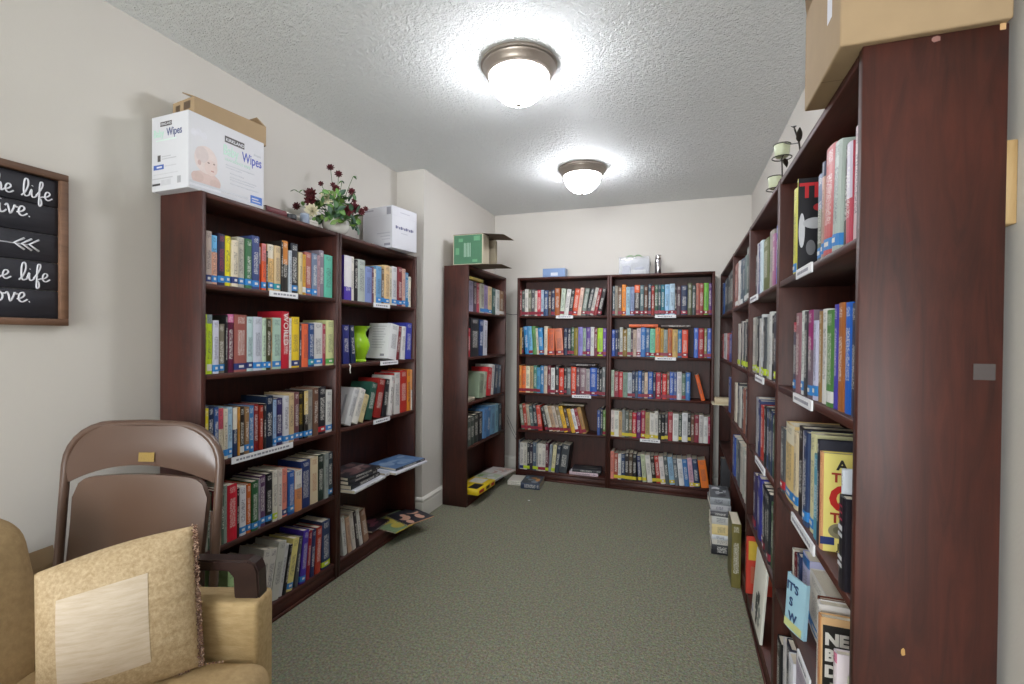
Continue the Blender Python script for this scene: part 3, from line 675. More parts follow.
# ---- books lying flat, faced out or showing a cover
def special_book(name, label, key, u, si, w, h, d, col, lean=0, rot=(0, 0, 0), dpt=.012, z=None, cat='book', ink=None, cover_col=None, col2=None, split=.7, title=True, group=None, hard=True, stk=None):
    """an upright (rot 0) or free-lying book given in the case's own frame"""
    c = CASES[key]; z = SZ[si] if z is None else z
    t = thing(name, label, cat, group=group or 'books on the ' + WHERE[key])
    L = Matrix.Translation((u, dpt, z + .0004)) @ Matrix.Rotation(math.radians(lean), 4, 'Y') @ Euler([math.radians(a) for a in rot]).to_matrix().to_4x4()
    t.matrix_world = Matrix.Translation(c['o']) @ c['R'] @ L
    rnd = random.Random(label)
    cv, pg = book_meshes(w, h, d, col, col2, split, ink, hard, rnd, title, cover_col)
    co = link('cover', cv.mesh('cover', [M_BOOK]), t); link('pages', pg.mesh('pages', [M_PAGES]), t)
    t['dims'] = (w, h, d)
    if stk:
        mb = MB(); mb.box(-.0003, w + .0003, -.003, .012, .012, .036, skip='k')
        link('spine_sticker', mb.mesh('spine_sticker', [STKM[stk]]), t)
    return t
NEAR = lambda w: Matrix(((0, 0, 1, w + .0002), (1, 0, 0, 0), (0, 1, 0, 0), (0, 0, 0, 1)))     # print frame on the x=w board: text x along depth, y up
FAR = Matrix(((0, 0, -1, -.0002), (-1, 0, 0, 0), (0, 1, 0, 0), (0, 0, 0, 1)))                  # on the x=0 board
def patch(t, M, x0, x1, y0, y1, col, name='cover_print', k=0):
    mb = MB(); mb.box(x0, x1, y0, y1, 0, .0002 + .00006 * k, skip='b'); me = mb.mesh(name, [plain(col, .45, noise=.1, scale=60)]); me.transform(M)
    return link(name, me, t)
def disc(t, M, cx, cyy, rx, ry, col, name='cover_print', k=1, n=20):
    mb = MB(); z = .0002 + .00006 * k
    mb.face([(cx + rx * math.cos(2 * math.pi * i / n), cyy + ry * math.sin(2 * math.pi * i / n), z) for i in range(n)])
    me = mb.mesh(name, [plain(col, .45, noise=.1, scale=60)]); me.transform(M); return link(name, me, t)
def blotch(t, M, x0, x1, y0, y1, cols, seed, n=9, name='cover_picture'):
    """a printed picture: overlapping rounded patches of colour"""
    rnd = random.Random(seed)
    for i in range(n):
        rx = (x1 - x0) * rnd.uniform(.08, .25); ry = (y1 - y0) * rnd.uniform(.06, .2)
        disc(t, M, rnd.uniform(x0 + rx, x1 - rx), rnd.uniform(y0 + ry, y1 - ry), rx, ry, rnd.choice(cols), name, k=1 + i)
def flat_book(name, label, key, u, dpt, z, L, Wd, th, col, ang=0, cat='book', cover=None, ink=None, cols=None, seed=1, hard=True, tilt=0, spine_side='front', group=None, pages_only=False):
    """book lying down: L along the shelf, Wd into the case, th thick; u,dpt = its front left corner in the case frame"""
    c = CASES[key]
    t = thing(name, label, cat, group=group)
    Lm = Matrix.Translation((u, dpt, z)) @ Matrix.Rotation(math.radians(ang), 4, 'Z') @ Matrix.Rotation(math.radians(tilt), 4, 'X')
    t.matrix_world = Matrix.Translation(c['o']) @ c['R'] @ Lm
    rnd = random.Random(label)
    cv, pg = book_meshes(th, L, Wd, col, None, .7, ink, hard, rnd, True, cover)
    # book frame (x thick, y depth, z tall) -> lying: z(tall)->x, x(thick)->z
    B = Matrix(((0, 0, 1, 0), (0, 1, 0, 0), (-1, 0, 0, th), (0, 0, 0, 1)))
    for mb, nm, mt in ((cv, 'cover', M_BOOK), (pg, 'pages', M_PAGES)):
        me = mb.mesh(nm, [mt]); me.transform(B); link(nm, me, t)
    TOPM = Matrix(((1, 0, 0, 0), (0, 1, 0, 0), (0, 0, 1, th), (0, 0, 0, 1)))
    if cols: blotch(t, TOPM, .004, L - .004, .004, Wd - .004, cols, seed, 12)
    return t, TOPM

def the_book(key, si, col):
    return next(((b['t'], b) for b in BOOKS if b['key'] == key and b['si'] == si and b['col'] == col and 't' in b), (None, None))
t, b = the_book('A', 3, 'b02030')
if t: text('spine_lettering', 'WORLD', b['w'] * .95, plain('e4dcd8', .5), t, Matrix(((0, 1, 0, b['w'] * .16), (0, 0, -1, -.0026), (-1, 0, 0, b['h'] * .97), (0, 0, 0, 1))))
t, b = the_book('B', 3, 'dcdcdc')
if t:
    for k in range(9): patch(t, FAR, -.13, -.03 - .01 * (k % 3), b['h'] * (.9 - .075 * k), b['h'] * (.9 - .075 * k) + .004, 'b4b4b8')
    patch(t, FAR, -.06, -.03, .015, .03, '88888c')
t, b = the_book('B', 2, 'c8c8c8')
if t: patch(t, FAR, -.10, -.085, .03, b['h'] * .9, '9c2030'); patch(t, FAR, -.05, -.035, .02, b['h'] * .8, 'a0a0a4')
t, b = the_book('B', 2, 'c8c4c0')
if t:
    patch(t, FAR, -.15, 0, b['h'] * .76, b['h'], 'a82c2c'); disc(t, FAR, -.035, b['h'] * .87, .02, .02, 'e0b030', k=3)
    text('cover_lettering', 'BS', .05, plain('70243c', .5), t, FAR @ Matrix.Translation((-.085, b['h'] * .56, .0006)), bold=.001)
    for k in range(4): patch(t, FAR, -.12, -.02, b['h'] * (.46 - .09 * k), b['h'] * (.46 - .09 * k) + .004, 'a89c98')
# left case B: second shelf, white cover leaning; middle shelf; lying stacks
def b_u(px, z, dpt=0.0, key='B'):
    c = CASES[key]; py = 342
    for _ in range(6):
        u = local_hit(c, px, py, dpt)[0]; py = prj(c['o'] + c['R'] @ Vector((u, dpt, z)))[1]
    return u
# lying books, fourth shelf of B
z = SZ[1]
t, T = flat_book('catalogue', 'thick white catalogue lying under dark picture books, fourth shelf of green-vase bookcase', 'B', .03, -.085, z, .30, .27, .016, 'dcdce0', 3, cover='d0d0d8', hard=False)
t, T = flat_book('book', 'white paperback catalogue jutting out at the jog end of green-vase bookcase', 'B', .40, -.095, z, .33, .24, .012, 'd8d8de', -5, cover='dcdce4', hard=False)
t, T = flat_book('book', 'glossy blue picture book lying on white catalogue, green-vase bookcase', 'B', .44, -.07, z + .0125, .29, .22, .016, '30343c', -7, cover='5a7ca8', cols=['4a6c9c', '7c98bc', '90a8c4', '3c5c8c'], seed=4)
t, T = flat_book('book', 'white edged paperback lying under the blue picture book, left of it', 'B', .345, -.055, z, .05, .2, .022, 'c4c4cc', 0, cover='b8bcc8', hard=False)
z1 = z + .0165
t, T = flat_book('book', 'black picture book with yellow patch lying on white catalogue', 'B', .032, -.06, z1, .28, .22, .024, '1c1c20', 4, cover='26262a', cols=['8c8c34', '3c4044', '24282c', '606468', '1c1c20'], seed=7)
t, T = flat_book('book', 'dark picture book lying second from top of the flat pile beside divider', 'B', .028, -.045, z1 + .0252, .26, .2, .02, '26242a', 1, cover='2c2a30', cols=['4c4448', '2a2a2e', '6c6460'], seed=8)
t, T = flat_book('book', 'topmost dark photo book of the flat pile with reddish cover picture', 'B', .03, -.04, z1 + .0462, .27, .2, .018, '2a2a2e', -2, cover='2c2c30', cols=['6c5050', '9c9498', '2c2c30', '484048', '8c7470'], seed=9)
# bottom shelf of B: magazines sticking out
z = SZ[0]
t, T = flat_book('magazine', 'green and yellow magazine lying undermost on bottom shelf of green-vase bookcase', 'B', .42, -.085, z, .30, .25, .008, 'c8b848', -9, cat='magazine', cover='7c9470', hard=False, cols=['2c3840', '6c9070', 'c0b050'], seed=3)
t, T = flat_book('magazine', 'peach and black magazine lying crooked near the baseboard', 'B', .53, -.10, z + .0095, .21, .24, .006, 'd8a880', -22, cat='magazine', cover='30303a', hard=False, cols=['d8a890', '2c2c34', '202428'], seed=5)
t, T = flat_book('magazine', 'small dark magazine with pink strip lying inside bottom shelf, green-vase bookcase', 'B', .36, .04, z + .0095, .20, .16, .01, '3c2c34', 4, cat='magazine', cover='2c2830', hard=False, cols=['8c5060', '34303c', '503840'], seed=6)
# corner case C
z = SZ[0]
t = thing('flat_box', 'yellow printed cardboard game box jutting out of corner bookcase bottom', 'box'); c = CASES['C']
t.matrix_world = Matrix.Translation(c['o']) @ c['R'] @ Matrix.Translation((.045, -.075, z)) @ Matrix.Rotation(math.radians(-4), 4, 'Z')
bbox('box_body', 0, .30, 0, .2, 0, .045, plain('e2c41c', .45), t, .002, 1)
for q in ((.02, .1, 'b03028'), (.14, .2, '4c3c10'), (.23, .28, 'b03028')):
    quad_print('side_print', q[0], q[1], .012, .034, -.0004, plain(q[2], .5), t)
for i, q in enumerate(((.02, .14, .02, .1, '28262c'), (.16, .28, .05, .17, 'd8d4c8'), (.05, .15, .12, .18, 'c8a818'))):
    patch(t, Matrix.Translation((0, 0, .045)), q[0], q[1], q[2], q[3], q[4], 'lid_print')
t, T = flat_book('magazine', 'white and green magazine lying beside yellow box in corner bookcase', 'C', .355, -.06, z, .215, .2, .02, 'c8c8c8', -6, cat='magazine', cover='b8c0a8', hard=False, cols=['88a868', 'd0d0c8', '707868', 'b8b8b0'], seed=11)
t, T = flat_book('magazine', 'pinkish white magazine jutting out at the far end of corner bookcase', 'C', .585, -.085, z, .215, .22, .012, 'd0c4bc', -8, cat='magazine', cover='d0c8c4', hard=False, cols=['c8b8b0', 'd8d4d0', 'a8a09c', 'c09c90'], seed=12)
t, T = flat_book('book', 'yellow spined book lying on top of the standing books in corner bookcase', 'C', .04, .0, SZ[4] + .2435, .25, .15, .022, 'dcc860', 0, cover='caa838')
t, T = flat_book('book', 'cream paperback lying face up on middle shelf of corner bookcase', 'C', .035, .012, SZ[2], .15, .14, .03, 'b8b098', 3, cover='c4bca4', cols=['a89c80', 'c8c0a8'], seed=2)
# back wall: lying on the rows
t, T = flat_book('book', 'dark book lying across tops of standing books, middle shelf of left back-wall bookcase', 'KL', .50, .02, SZ[2] + .2535, .22, .14, .02, '3a3034', 0)
t, T = flat_book('book', 'brownish book lying tilted over leaning books of left back-wall bookcase', 'KL', .40, .02, SZ[1] + .238, .22, .14, .016, '6c6450', 0)
t, T = flat_book('book', 'white and pink book lying lowest on bottom shelf of left back-wall bookcase', 'KL', .50, .008, SZ[0], .25, .15, .028, 'd0b8c0', 1, cover='c8c4c8')
t, T = flat_book('book', 'dark photo book lying on pink one, bottom shelf of left back-wall bookcase', 'KL', .525, .0, SZ[0] + .0295, .25, .16, .022, '2c2c30', 6, cover='34343a', cols=['4c544c', '2c3034', '60605c'], seed=14)
t, T = flat_book('book', 'orange book lying on standing books, second shelf of right back-wall bookcase', 'KR', .165, .01, SZ[3] + .248, .235, .14, .024, 'd8602c', 0)
t, T = flat_book('book', 'dark mottled book lying on standing books, second shelf of right back-wall bookcase', 'KR', .425, .01, SZ[3] + .248, .23, .14, .02, '5c504c', 0)
# on the floor by the back wall
def floor_book(name, label, px, py, L, Wd, th, col, ang, cover, cols, seed, z=0.0, cat='book'):
    p = onz(px, py, 0); CASES['_f'] = dict(o=Vector((p.x, p.y, 0)), R=Matrix.Rotation(math.radians(ang), 4, 'Z'))
    return flat_book(name, label, '_f', 0, 0, z, L, Wd, th, col, 0, cat, cover, None, cols, seed, True)
floor_book('book', 'lower white paperback lying on carpet before left back-wall bookcase', 507.5, 484.5, .14, .2, .018, 'd4d0c4', 3, 'd0ccc0', None, 1)
floor_book('book', 'upper white paperback on carpet, half beside the dark photo book', 507.5, 484.5, .135, .19, .016, 'd8d4c8', 5, 'd4d0c4', None, 2, z=.0185)
floor_book('book', 'thick dark book with blue and orange cover lying on carpet by back wall', 520.5, 488.5, .165, .23, .052, '2c3850', 5, '3c4450', ['5c7890', '8c98a8', 'c88848', '2c3038', '4c4c50', '30343c'], 21)

# stack on the carpet at the foot of the third and fourth right bookcases
FL = []
zz = 0.0
p = Vector((.19, 3.05, 0)); CASES['_s'] = dict(o=p, R=Matrix.Identity(4))
for (th, col, cov, wd, L, off, an, lab, cols) in (
        (.05, '2c2c30', '3c3c40', .2, .11, (.0, .03), 0, 'black book lowest in floor stack at right bookcases', None),
        (.03, 'd4d0c8', 'c8c8c4', .2, .11, (.005, .02), 2, 'white book second from bottom in floor stack at right bookcases', None),
        (.022, 'c8ccd0', 'c4c8cc', .26, .11, (0, 0), -2, 'pale thin book under the yellow one in floor stack', None),
        (.05, 'd8c48c', 'd0c8b0', .25, .11, (0, 0), 1, 'thick cream and yellow book midway up floor stack', None),
        (.04, 'c4c4c0', 'b8b8b4', .24, .11, (.0, .0), 0, 'pale grey book in upper half of floor stack', None),
        (.02, '48484c', '606064', .25, .11, (-.01, -.01), -3, 'charcoal magazine under top pair of floor stack', None),
        (.03, 'a8a8ac', '707478', .24, .11, (-.008, .0), 2, 'grey photo book second from top of floor stack', None),
        (.035, '8c9094', '606468', .25, .11, (-.012, 0), -1, 'topmost grey photo book of floor stack at right bookcases', ['3c4044', 'a8acb0', '585c60', 'c8c8cc'])):
    flat_book('book', lab, '_s', off[0], off[1], zz, L, wd, th * 1.25, col, an, cover=cov, cols=cols, seed=31, group='books stacked on the carpet'); zz += th * 1.25 + .0006
# books standing on the carpet against the right row
def stand_book(label, x, y, w, h, d, col, rotz, leanx=0, cover=None, cat='book', name='book', group='books standing on the carpet'):
    t = thing(name, label, cat, group=group)
    t.matrix_world = Matrix.Translation((x, y, 0.0005)) @ Matrix.Rotation(math.radians(rotz), 4, 'Z') @ Matrix.Rotation(math.radians(leanx), 4, 'X')
    cv, pg = book_meshes(w, h, d, col, None, .7, None, True, random.Random(label), True, cover)
    link('cover', cv.mesh('cover', [M_BOOK]), t); link('pages', pg.mesh('pages', [M_PAGES]), t)
    return t
stand_book('tall olive green book standing on carpet next to the floor stack', .264, 2.70, .044, .33, .2, '6c6434', 0, 0, cover='5c5830')
# magazines faced out on the bottom shelf of the second right bookcase
c = CASES['R2']
t = special_book('book', 'red and yellow picture book faced out on second right bookcase bottom shelf', 'R2', .05, 0, .012, .27, .16, 'b83028', rot=(0, 0, 0), dpt=-.004, cover_col='c04030')
patch(t, NEAR(.012), .01, .15, .16, .25, 'c8a838'); patch(t, NEAR(.012), .02, .13, .05, .13, 'b86048')
patch(t, Matrix(((1, 0, 0, 0), (0, 0, -1, -.001), (0, 1, 0, 0), (0, 0, 0, 1))), .001, .011, .02, .25, 'c84030')
t = thing('picture_board', 'white rounded board with a dark sketch standing on bottom shelf, second right bookcase', 'board'); 
t.matrix_world = Matrix.Translation(c['o']) @ c['R'] @ Matrix.Translation((.235, -.004, SZ[0])) @ Matrix.Rotation(math.radians(-4), 4, 'X')
bbox('board', 0, .235, 0, .012, 0, .30, plain('dad8cc', .5), t, .005, 2)
for i, q in enumerate(((.10, .20, .055, .065), (.11, .14, .03, .11), (.16, .19, .04, .12), (.09, .12, .075, .14), (.15, .21, .09, .105), (.13, .17, .12, .165))):
    quad_print('sketch_mark', q[0], q[1], q[2], q[3], -.0004 - .0002 * i, plain('4a4c48' if i % 2 else '8c9088', .6), t)
for q in ((.02, .045, .03, .04), (.025, .04, .045, .06)):
    quad_print('sketch_mark', q[0], q[1], q[2], q[3], -.0004, plain('9c9cc0', .6), t)

# nearest right bookcase: books that show their covers
def r_u(px, si, dpt=.012): return b_u(px, SZ[si], dpt, 'R1')
# top shelf: black and red magazine cover
t = special_book('magazine', 'black magazine with big red lettering on top shelf of nearest right bookcase', 'R1', r_u(799, 4) , 4, .006, .27, .185, 'c8c448', dpt=.004, cat='magazine', cover_col='18161c', hard=False, title=False)
Mn = NEAR(.006)
text('cover_lettering', 'Tle', .058, plain('c01c24', .5), t, Mn @ Matrix.Translation((.006, .215, .0006)), bold=.002)
disc(t, Mn, .012, .12, .008, .05, 'c8c8cc', k=1); disc(t, Mn, .045, .14, .03, .016, 'b8b8bc', k=2); disc(t, Mn, .07, .105, .018, .03, '9c9ca0', k=3); disc(t, Mn, .1, .15, .03, .03, 'b0b0b4', k=4); disc(t, Mn, .035, .07, .012, .022, '6c6c70', k=5)
disc(t, Mn, .06, .185, .02, .012, 'b02028', k=6); patch(t, Mn, .055, .078, .02, .055, 'b81c24', k=3)
# middle shelf: yellow cover with red and black lettering
u = r_u(818.5, 2)
t = special_book('book', 'yellow children book with big red letter on cover, nearest right bookcase', 'R1', u, 2, .028, .232, .17, 'd8a070', dpt=.012, cover_col='e8d97c', ink='b03030', stk=None)
Mn = NEAR(.028)
text('cover_lettering', 'A', .032, plain('26231f', .5), t, Mn @ Matrix.Translation((.028, .195, .0006)), bold=.001)
text('cover_lettering', 'THE', .03, plain('a8341c', .5), t, Mn @ Matrix.Translation((.018, .166, .0006)), bold=.001)
text('cover_lettering', 'C', .085, plain('c42018', .5), t, Mn @ Matrix.Translation((.012, .098, .0006)), bold=.003)
text('cover_lettering', 'TO', .032, plain('a8341c', .5), t, Mn @ Matrix.Translation((.016, .07, .0006)), bold=.001)
disc(t, Mn, .036, .05, .024, .018, '8c8468'); disc(t, Mn, .036, .052, .014, .01, '6c6850', k=2)
text('cover_lettering', 'JO', .022, plain('26231f', .5), t, Mn @ Matrix.Translation((.03, .006, .0006)))
patch(t, Mn, -.004, .025, .016, .034, '24346c', name='spine_sticker')
u = r_u(842.5, 2)
special_book('book', 'thin white book behind the black striped one, middle shelf of nearest right bookcase', 'R1', u, 2, .012, .235, .16, 'd4dae2', dpt=.006)
u += .0126
t = special_book('book', 'black book with white striped spine, nearest to camera on middle right shelf', 'R1', u, 2, .036, .185, .15, '1c1820', dpt=.0, title=False, ink='d8d8d8')
Ms = Matrix(((1, 0, 0, 0), (0, 0, -1, -.0022), (0, 1, 0, 0), (0, 0, 0, 1)))
for (a, b_) in ((.165, .169), (.152, .156), (.138, .142)): patch(t, Ms, .007, .029, a, b_, 'b03050')
for (a, b_) in ((.118, .128), (.104, .112), (.058, .066), (.044, .052)): patch(t, Ms, .006, .03, a, b_, 'd0d0d4')
# fourth shelf: faced-out blue book, brown, white and the black cover with white capitals
t = special_book('book', 'light blue book with large navy letters tipped forward on fourth shelf, nearest right bookcase', 'R1', r_u(793, 1), 1, .085, .155, .012, 'a4ccdc', dpt=-.012, title=False, lean=0, rot=(-3, 0, 22), cover_col='a4ccdc')
Ms = Matrix(((1, 0, 0, 0), (0, 0, -1, -.0026), (0, 1, 0, 0), (0, 0, 0, 1)))
patch(t, Ms, .004, .081, .004, .026, 'c8cc8c'); text('cover_lettering', "IT'S", .034, plain('2a4470', .5), t, Ms @ Matrix.Translation((.008, .112, .0004)), bold=.001)
text('cover_lettering', 'S', .034, plain('2a4470', .5), t, Ms @ Matrix.Translation((.022, .07, .0004)), bold=.001)
text('cover_lettering', 'W', .034, plain('2a4470', .5), t, Ms @ Matrix.Translation((.022, .028, .0004)), bold=.001)
special_book('book', 'brown spined book between the blue faced-out book and white book', 'R1', r_u(815.5, 1), 1, .016, .215, .15, '6c3424', dpt=.012, ink='c8a878')
special_book('book', 'thick white book beside the black cover with white capitals', 'R1', r_u(817.5, 1), 1, .026, .215, .15, 'd4d0cc', dpt=.008)
t = special_book('book', 'black and tan cover with white capital letters, fourth shelf of nearest right bookcase', 'R1', r_u(822.5, 1), 1, .022, .205, .165, 'c89060', dpt=.0, cover_col='d0a878', ink='a03828')
Mn = NEAR(.022); patch(t, Mn, .005, .15, .035, .188, '24221e')
for s_, y_ in (('NEW', .145), ('BLAC', .108), ('DOG', .071)):
    text('cover_lettering', s_[:2], .036, plain('e0dcd4', .5), t, Mn @ Matrix.Translation((.009, y_, .0008)), bold=.002)
for y_ in (.052, .042): patch(t, Mn, .02, .05, y_, y_ + .006, 'a8a498', k=1)
special_book('book', 'pink and white book nearest to the camera on fourth shelf, right row', 'R1', r_u(840.5, 1), 1, .02, .20, .15, 'd8ccd0', dpt=-.004, col2='c87890', split=.9)
special_book('book', 'pale cover with yellow green foot beside bare side panel, fourth shelf right row', 'R1', r_u(846.5, 1), 1, .02, .17, .15, 'c8c8b0', dpt=.01, title=False)

# shelf edge cards
for a in (('A', 4, 270, 298), ('A', 2, 232, 293), ('B', 4, 374, 390), ('B', 3, 381, 398), ('B', 2, 374, 390), ('KL', 4, 556, 573), ('KL', 2, 572, 591), ('KR', 4, 655, 676), ('KR', 3, 655, 676), ('KR', 1, 640, 660),
          ('R1', 4, 796, 811), ('R1', 3, 793, 811), ('R1', 2, 791, 813), ('R2', 4, 750, 757), ('R2', 3, 755, 763), ('R2', 2, 755, 764), ('R1', 1, 797, 809)):
    shelf_label(*a)
# stray bits: paper on floor

# ------------------------------------------------------------------ lime vase on case B
c = CASES['B']
vu = b_u(362, SZ[3], .07)
pv = c['o'] + c['R'] @ Vector((vu, .1, SZ[3] + .0006))
tv = thing('vase', 'lime green glazed vase with flared lip standing between books', 'vase', pv)
lathe('vase_body', [(0, 0), (.047, 0), (.05, .006), (.043, .016), (.05, .04), (.066, .075), (.070, .1), (.062, .13), (.046, .158), (.045, .175), (.058, .196), (.072, .208), (.074, .211), (.070, .211), (.056, .2), (.042, .178), (.042, .15), (.05, .1), (0, .05)],
      plain('9ccc24', .12, noise=.03), tv, seg=48)
tg = tag(tube('ribbon', [(-.0, 0, 0), (.004, -.006, -.012), (.003, -.004, -.03), (.012, 0, -.05)], .0028, plain('d8d4cc', .6), None, 6, loc=c['o'] + c['R'] @ Vector((.075, -.006, SZ[3] + .0)), smooth_n=5, rot=(0, 0, c['rz'])), 'white ribbon bookmark hanging over shelf edge below vase', 'ribbon')

# ------------------------------------------------------------------ boxes on top of the cases
M_KRAFT = plain('a28a6a', .8, noise=.08, scale=18); M_KRAFT_IN = plain('877257', .85, noise=.08, scale=18)
def frame_on(p0, p1, z):
    """origin p0 with local x towards p1 (level)"""
    d = Vector((p1[0] - p0[0], p1[1] - p0[1], 0)).normalized()
    return Matrix(((d.x, -d.y, 0, p0[0]), (d.y, d.x, 0, p0[1]), (0, 0, 1, z), (0, 0, 0, 1))), (Vector(p1[:2]) - Vector(p0[:2])).length
# baby wipes carton: long printed face toward the room
A_, B_ = (-1.716, 1.256), (-1.706, 1.584)
M, Lw = frame_on(A_, B_, CH + .0005)
t = thing('carton', 'white printed baby wipes carton on top of left bookcase', 'box'); t.matrix_world = M
WD, WH = .205, .285
M_WHITE = plain('d0d0d4', .5, noise=.02)
bbox('box_body', 0, Lw, 0, WD, 0, WH, M_WHITE, t, .003, 2)
TXB, TXG, TXT, GR = plain('3b4aa8', .5), plain('b9dccb', .5), plain('7c7c88', .6), plain('c4c6cc', .6)
def fp(x0, x1, z0, z1, mt, nm='front_print', k=0): return quad_print(nm, x0, x1, z0, z1, -.0002 - .0003 * k, mt, t)
fp(.145, .232, .222, .247, plain('3a3230', .5)); 
text('brand_lettering', 'KIRKLAND', .017, M_WHITE, t, face_M(.149, -.0006, .228), bold=.0004)
text('title_lettering', 'Baby', .058, TXG, t, face_M(.138, -.0004, .172) @ Matrix.Diagonal((.60, 1, 1, 1)), bold=.0006)
text('title_lettering', 'Wipes', .056, TXB, t, face_M(.222, -.0004, .172) @ Matrix.Diagonal((.64, 1, 1, 1)), bold=.0006)
text('subtitle_lettering', 'FRAGRANCE FREE', .015, TXG, t, face_M(.146, -.0004, .150) @ Matrix.Diagonal((.95, 1, 1, 1)))
for i, (x0, x1, z) in enumerate(((.15, .28, .132), (.15, .22, .122), (.17, .23, .103), (.17, .29, .088), (.17, .28, .078), (.17, .3, .063))):
    fp(x0, x1, z, z + .004, GR)
fp(.262, .318, .012, .045, plain('3668b8', .5)); fp(.27, .31, .02, .024, M_WHITE, k=1); fp(.268, .3, .03, .035, M_WHITE, k=1)
fp(.004, .325, .0045, .012, GR); fp(.004, .25, .022, .03, GR)
fp(.278, .312, .214, .221, GR); 
SKIN, SKIN2 = plain('d2bfb8', .6, noise=.1, scale=40), plain('bfa59c', .6, noise=.1, scale=40)
Mf = face_M(0, 0, 0)
disc(t, Mf, .07, .045, .058, .034, 'c9b0a8', 'baby_picture', 1, 32); disc(t, Mf, .035, .05, .024, .02, 'c2a89f', 'baby_picture', 2, 20); disc(t, Mf, .105, .04, .022, .018, 'c2a89f', 'baby_picture', 2, 20)
patch(t, Mf, .006, .13, .0125, .026, 'd4d4da', 'front_print', 4)
disc(t, Mf, .068, .122, .046, .052, 'd4c4be', 'baby_picture', 3, 36); disc(t, Mf, .088, .098, .026, .03, 'd2bdb5', 'baby_picture', 4, 28); disc(t, Mf, .052, .138, .026, .03, 'c9bab6', 'baby_picture', 4, 28)
disc(t, Mf, .042, .105, .007, .010, 'bda098', 'baby_picture', 5, 14); disc(t, Mf, .078, .115, .005, .003, '7c6660', 'baby_picture', 5, 12); disc(t, Mf, .1, .116, .004, .003, '7c6660', 'baby_picture', 5, 12); disc(t, Mf, .094, .087, .007, .003, 'b08078', 'baby_picture', 5, 12)
for k_ in (0, 1, 2): disc(t, Mf, .02 + .02 * k_, .21 + .006 * (k_ % 2), .012, .014, 'd2d2d8', 'front_print', 1 + k_, 16)
# short side (toward the camera): a face looking along -x of the carton
Ml = Matrix(((0, 0, -1, -.0002), (-1, 0, 0, 0), (0, 1, 0, 0), (0, 0, 0, 1)))
Mside = Ml @ Matrix.Translation((-WD, 0, 0))
def side_patch(x0, x1, y0, y1, col, k=0): return patch(t, Mside, x0, x1, y0, y1, col, 'side_print', k)
side_patch(.05, .115, .243, .26, '3a3230'); text('brand_lettering', 'KIRKLAND', .0125, M_WHITE, t, Mside @ Matrix.Translation((.053, .247, .0006)), bold=.0003)
text('title_lettering', 'Baby', .042, TXG, t, Mside @ Matrix.Translation((.012, .205, .0003)) @ Matrix.Diagonal((.72, 1, 1, 1)), bold=.0004)
text('title_lettering', 'Wipes', .042, plain('47507c', .5), t, Mside @ Matrix.Translation((.086, .205, .0003)) @ Matrix.Diagonal((.78, 1, 1, 1)), bold=.0004)
side_patch(.025, .14, .189, .194, 'cfe0d8'); side_patch(.035, .052, .112, .136, '4c4848'); side_patch(.06, .14, .118, .122, 'b8b8bc'); side_patch(.06, .11, .127, .131, 'b8b8bc')
side_patch(.012, .07, .082, .1, '3f5ea8'); side_patch(.03, .06, .088, .094, 'd8d8e0', 1); side_patch(.075, .14, .09, .094, 'c0c0c4')
side_patch(.01, .15, .062, .066, 'c4c4c8'); side_patch(.005, .05, .022, .03, '3c3a3c'); side_patch(.055, .11, .02, .042, 'c4c4c8'); side_patch(.145, .165, .022, .048, 'a8a8ac'); side_patch(.005, .12, .046, .05, 'b4b4b8')
# open kraft carton standing behind it, flaps up
def open_carton(t, L, D_, H_, mt, mi, flaps, th=.004):
    bbox('box_bottom', 0, L, 0, D_, 0, th, mi, t)
    bbox('box_wall', 0, L, 0, th, th, H_, mt, t); bbox('box_wall', 0, L, D_ - th, D_, th, H_, mt, t)
    bbox('box_wall', 0, th, th, D_ - th, th, H_, mt, t); bbox('box_wall', L - th, L, th, D_ - th, th, H_, mt, t)
    for (nm, side, ln, ang, s0, s1) in flaps:
        o = link('flap', None, t) if False else None
        mb = MB()
        if side == 'f': mb.box(s0 * L, s1 * L, -.0, th, 0, ln); loc = (0, 0, H_); rot = (math.radians(-ang), 0, 0)
        if side == 'k': mb.box(s0 * L, s1 * L, -th, 0, 0, ln); loc = (0, D_, H_); rot = (math.radians(ang), 0, 0)
        if side == 'l': mb.box(0, th, s0 * D_, s1 * D_, 0, ln); loc = (0, 0, H_); rot = (0, math.radians(-ang), 0)
        if side == 'r': mb.box(-th, 0, s0 * D_, s1 * D_, 0, ln); loc = (L, 0, H_); rot = (0, math.radians(ang), 0)
        link('flap', mb.mesh('flap', [mt]), t, loc, rot)
t = thing('carton', 'open low kraft carton resting on the baby wipes carton', 'box'); 
M, _ = frame_on((-1.765, 1.315), (-1.725, 1.615), CH + WH + .001); t.matrix_world = M
open_carton(t, .30, .145, .085, M_KRAFT, M_KRAFT_IN, [('flap', 'f', .085, 68, 0, .98), ('flap', 'r', .05, -60, 0, 1)])
for q in ((.02, .05, .03, .07), (.075, .12, .045, .075)):
    patch(t, Matrix(((0, 0, -1, -.0002), (-1, 0, 0, 0), (0, 1, 0, 0), (0, 0, 0, 1))) @ Matrix.Translation((-.145, 0, 0)), q[0], q[1], q[2], q[3], '5c4a38', 'side_print')
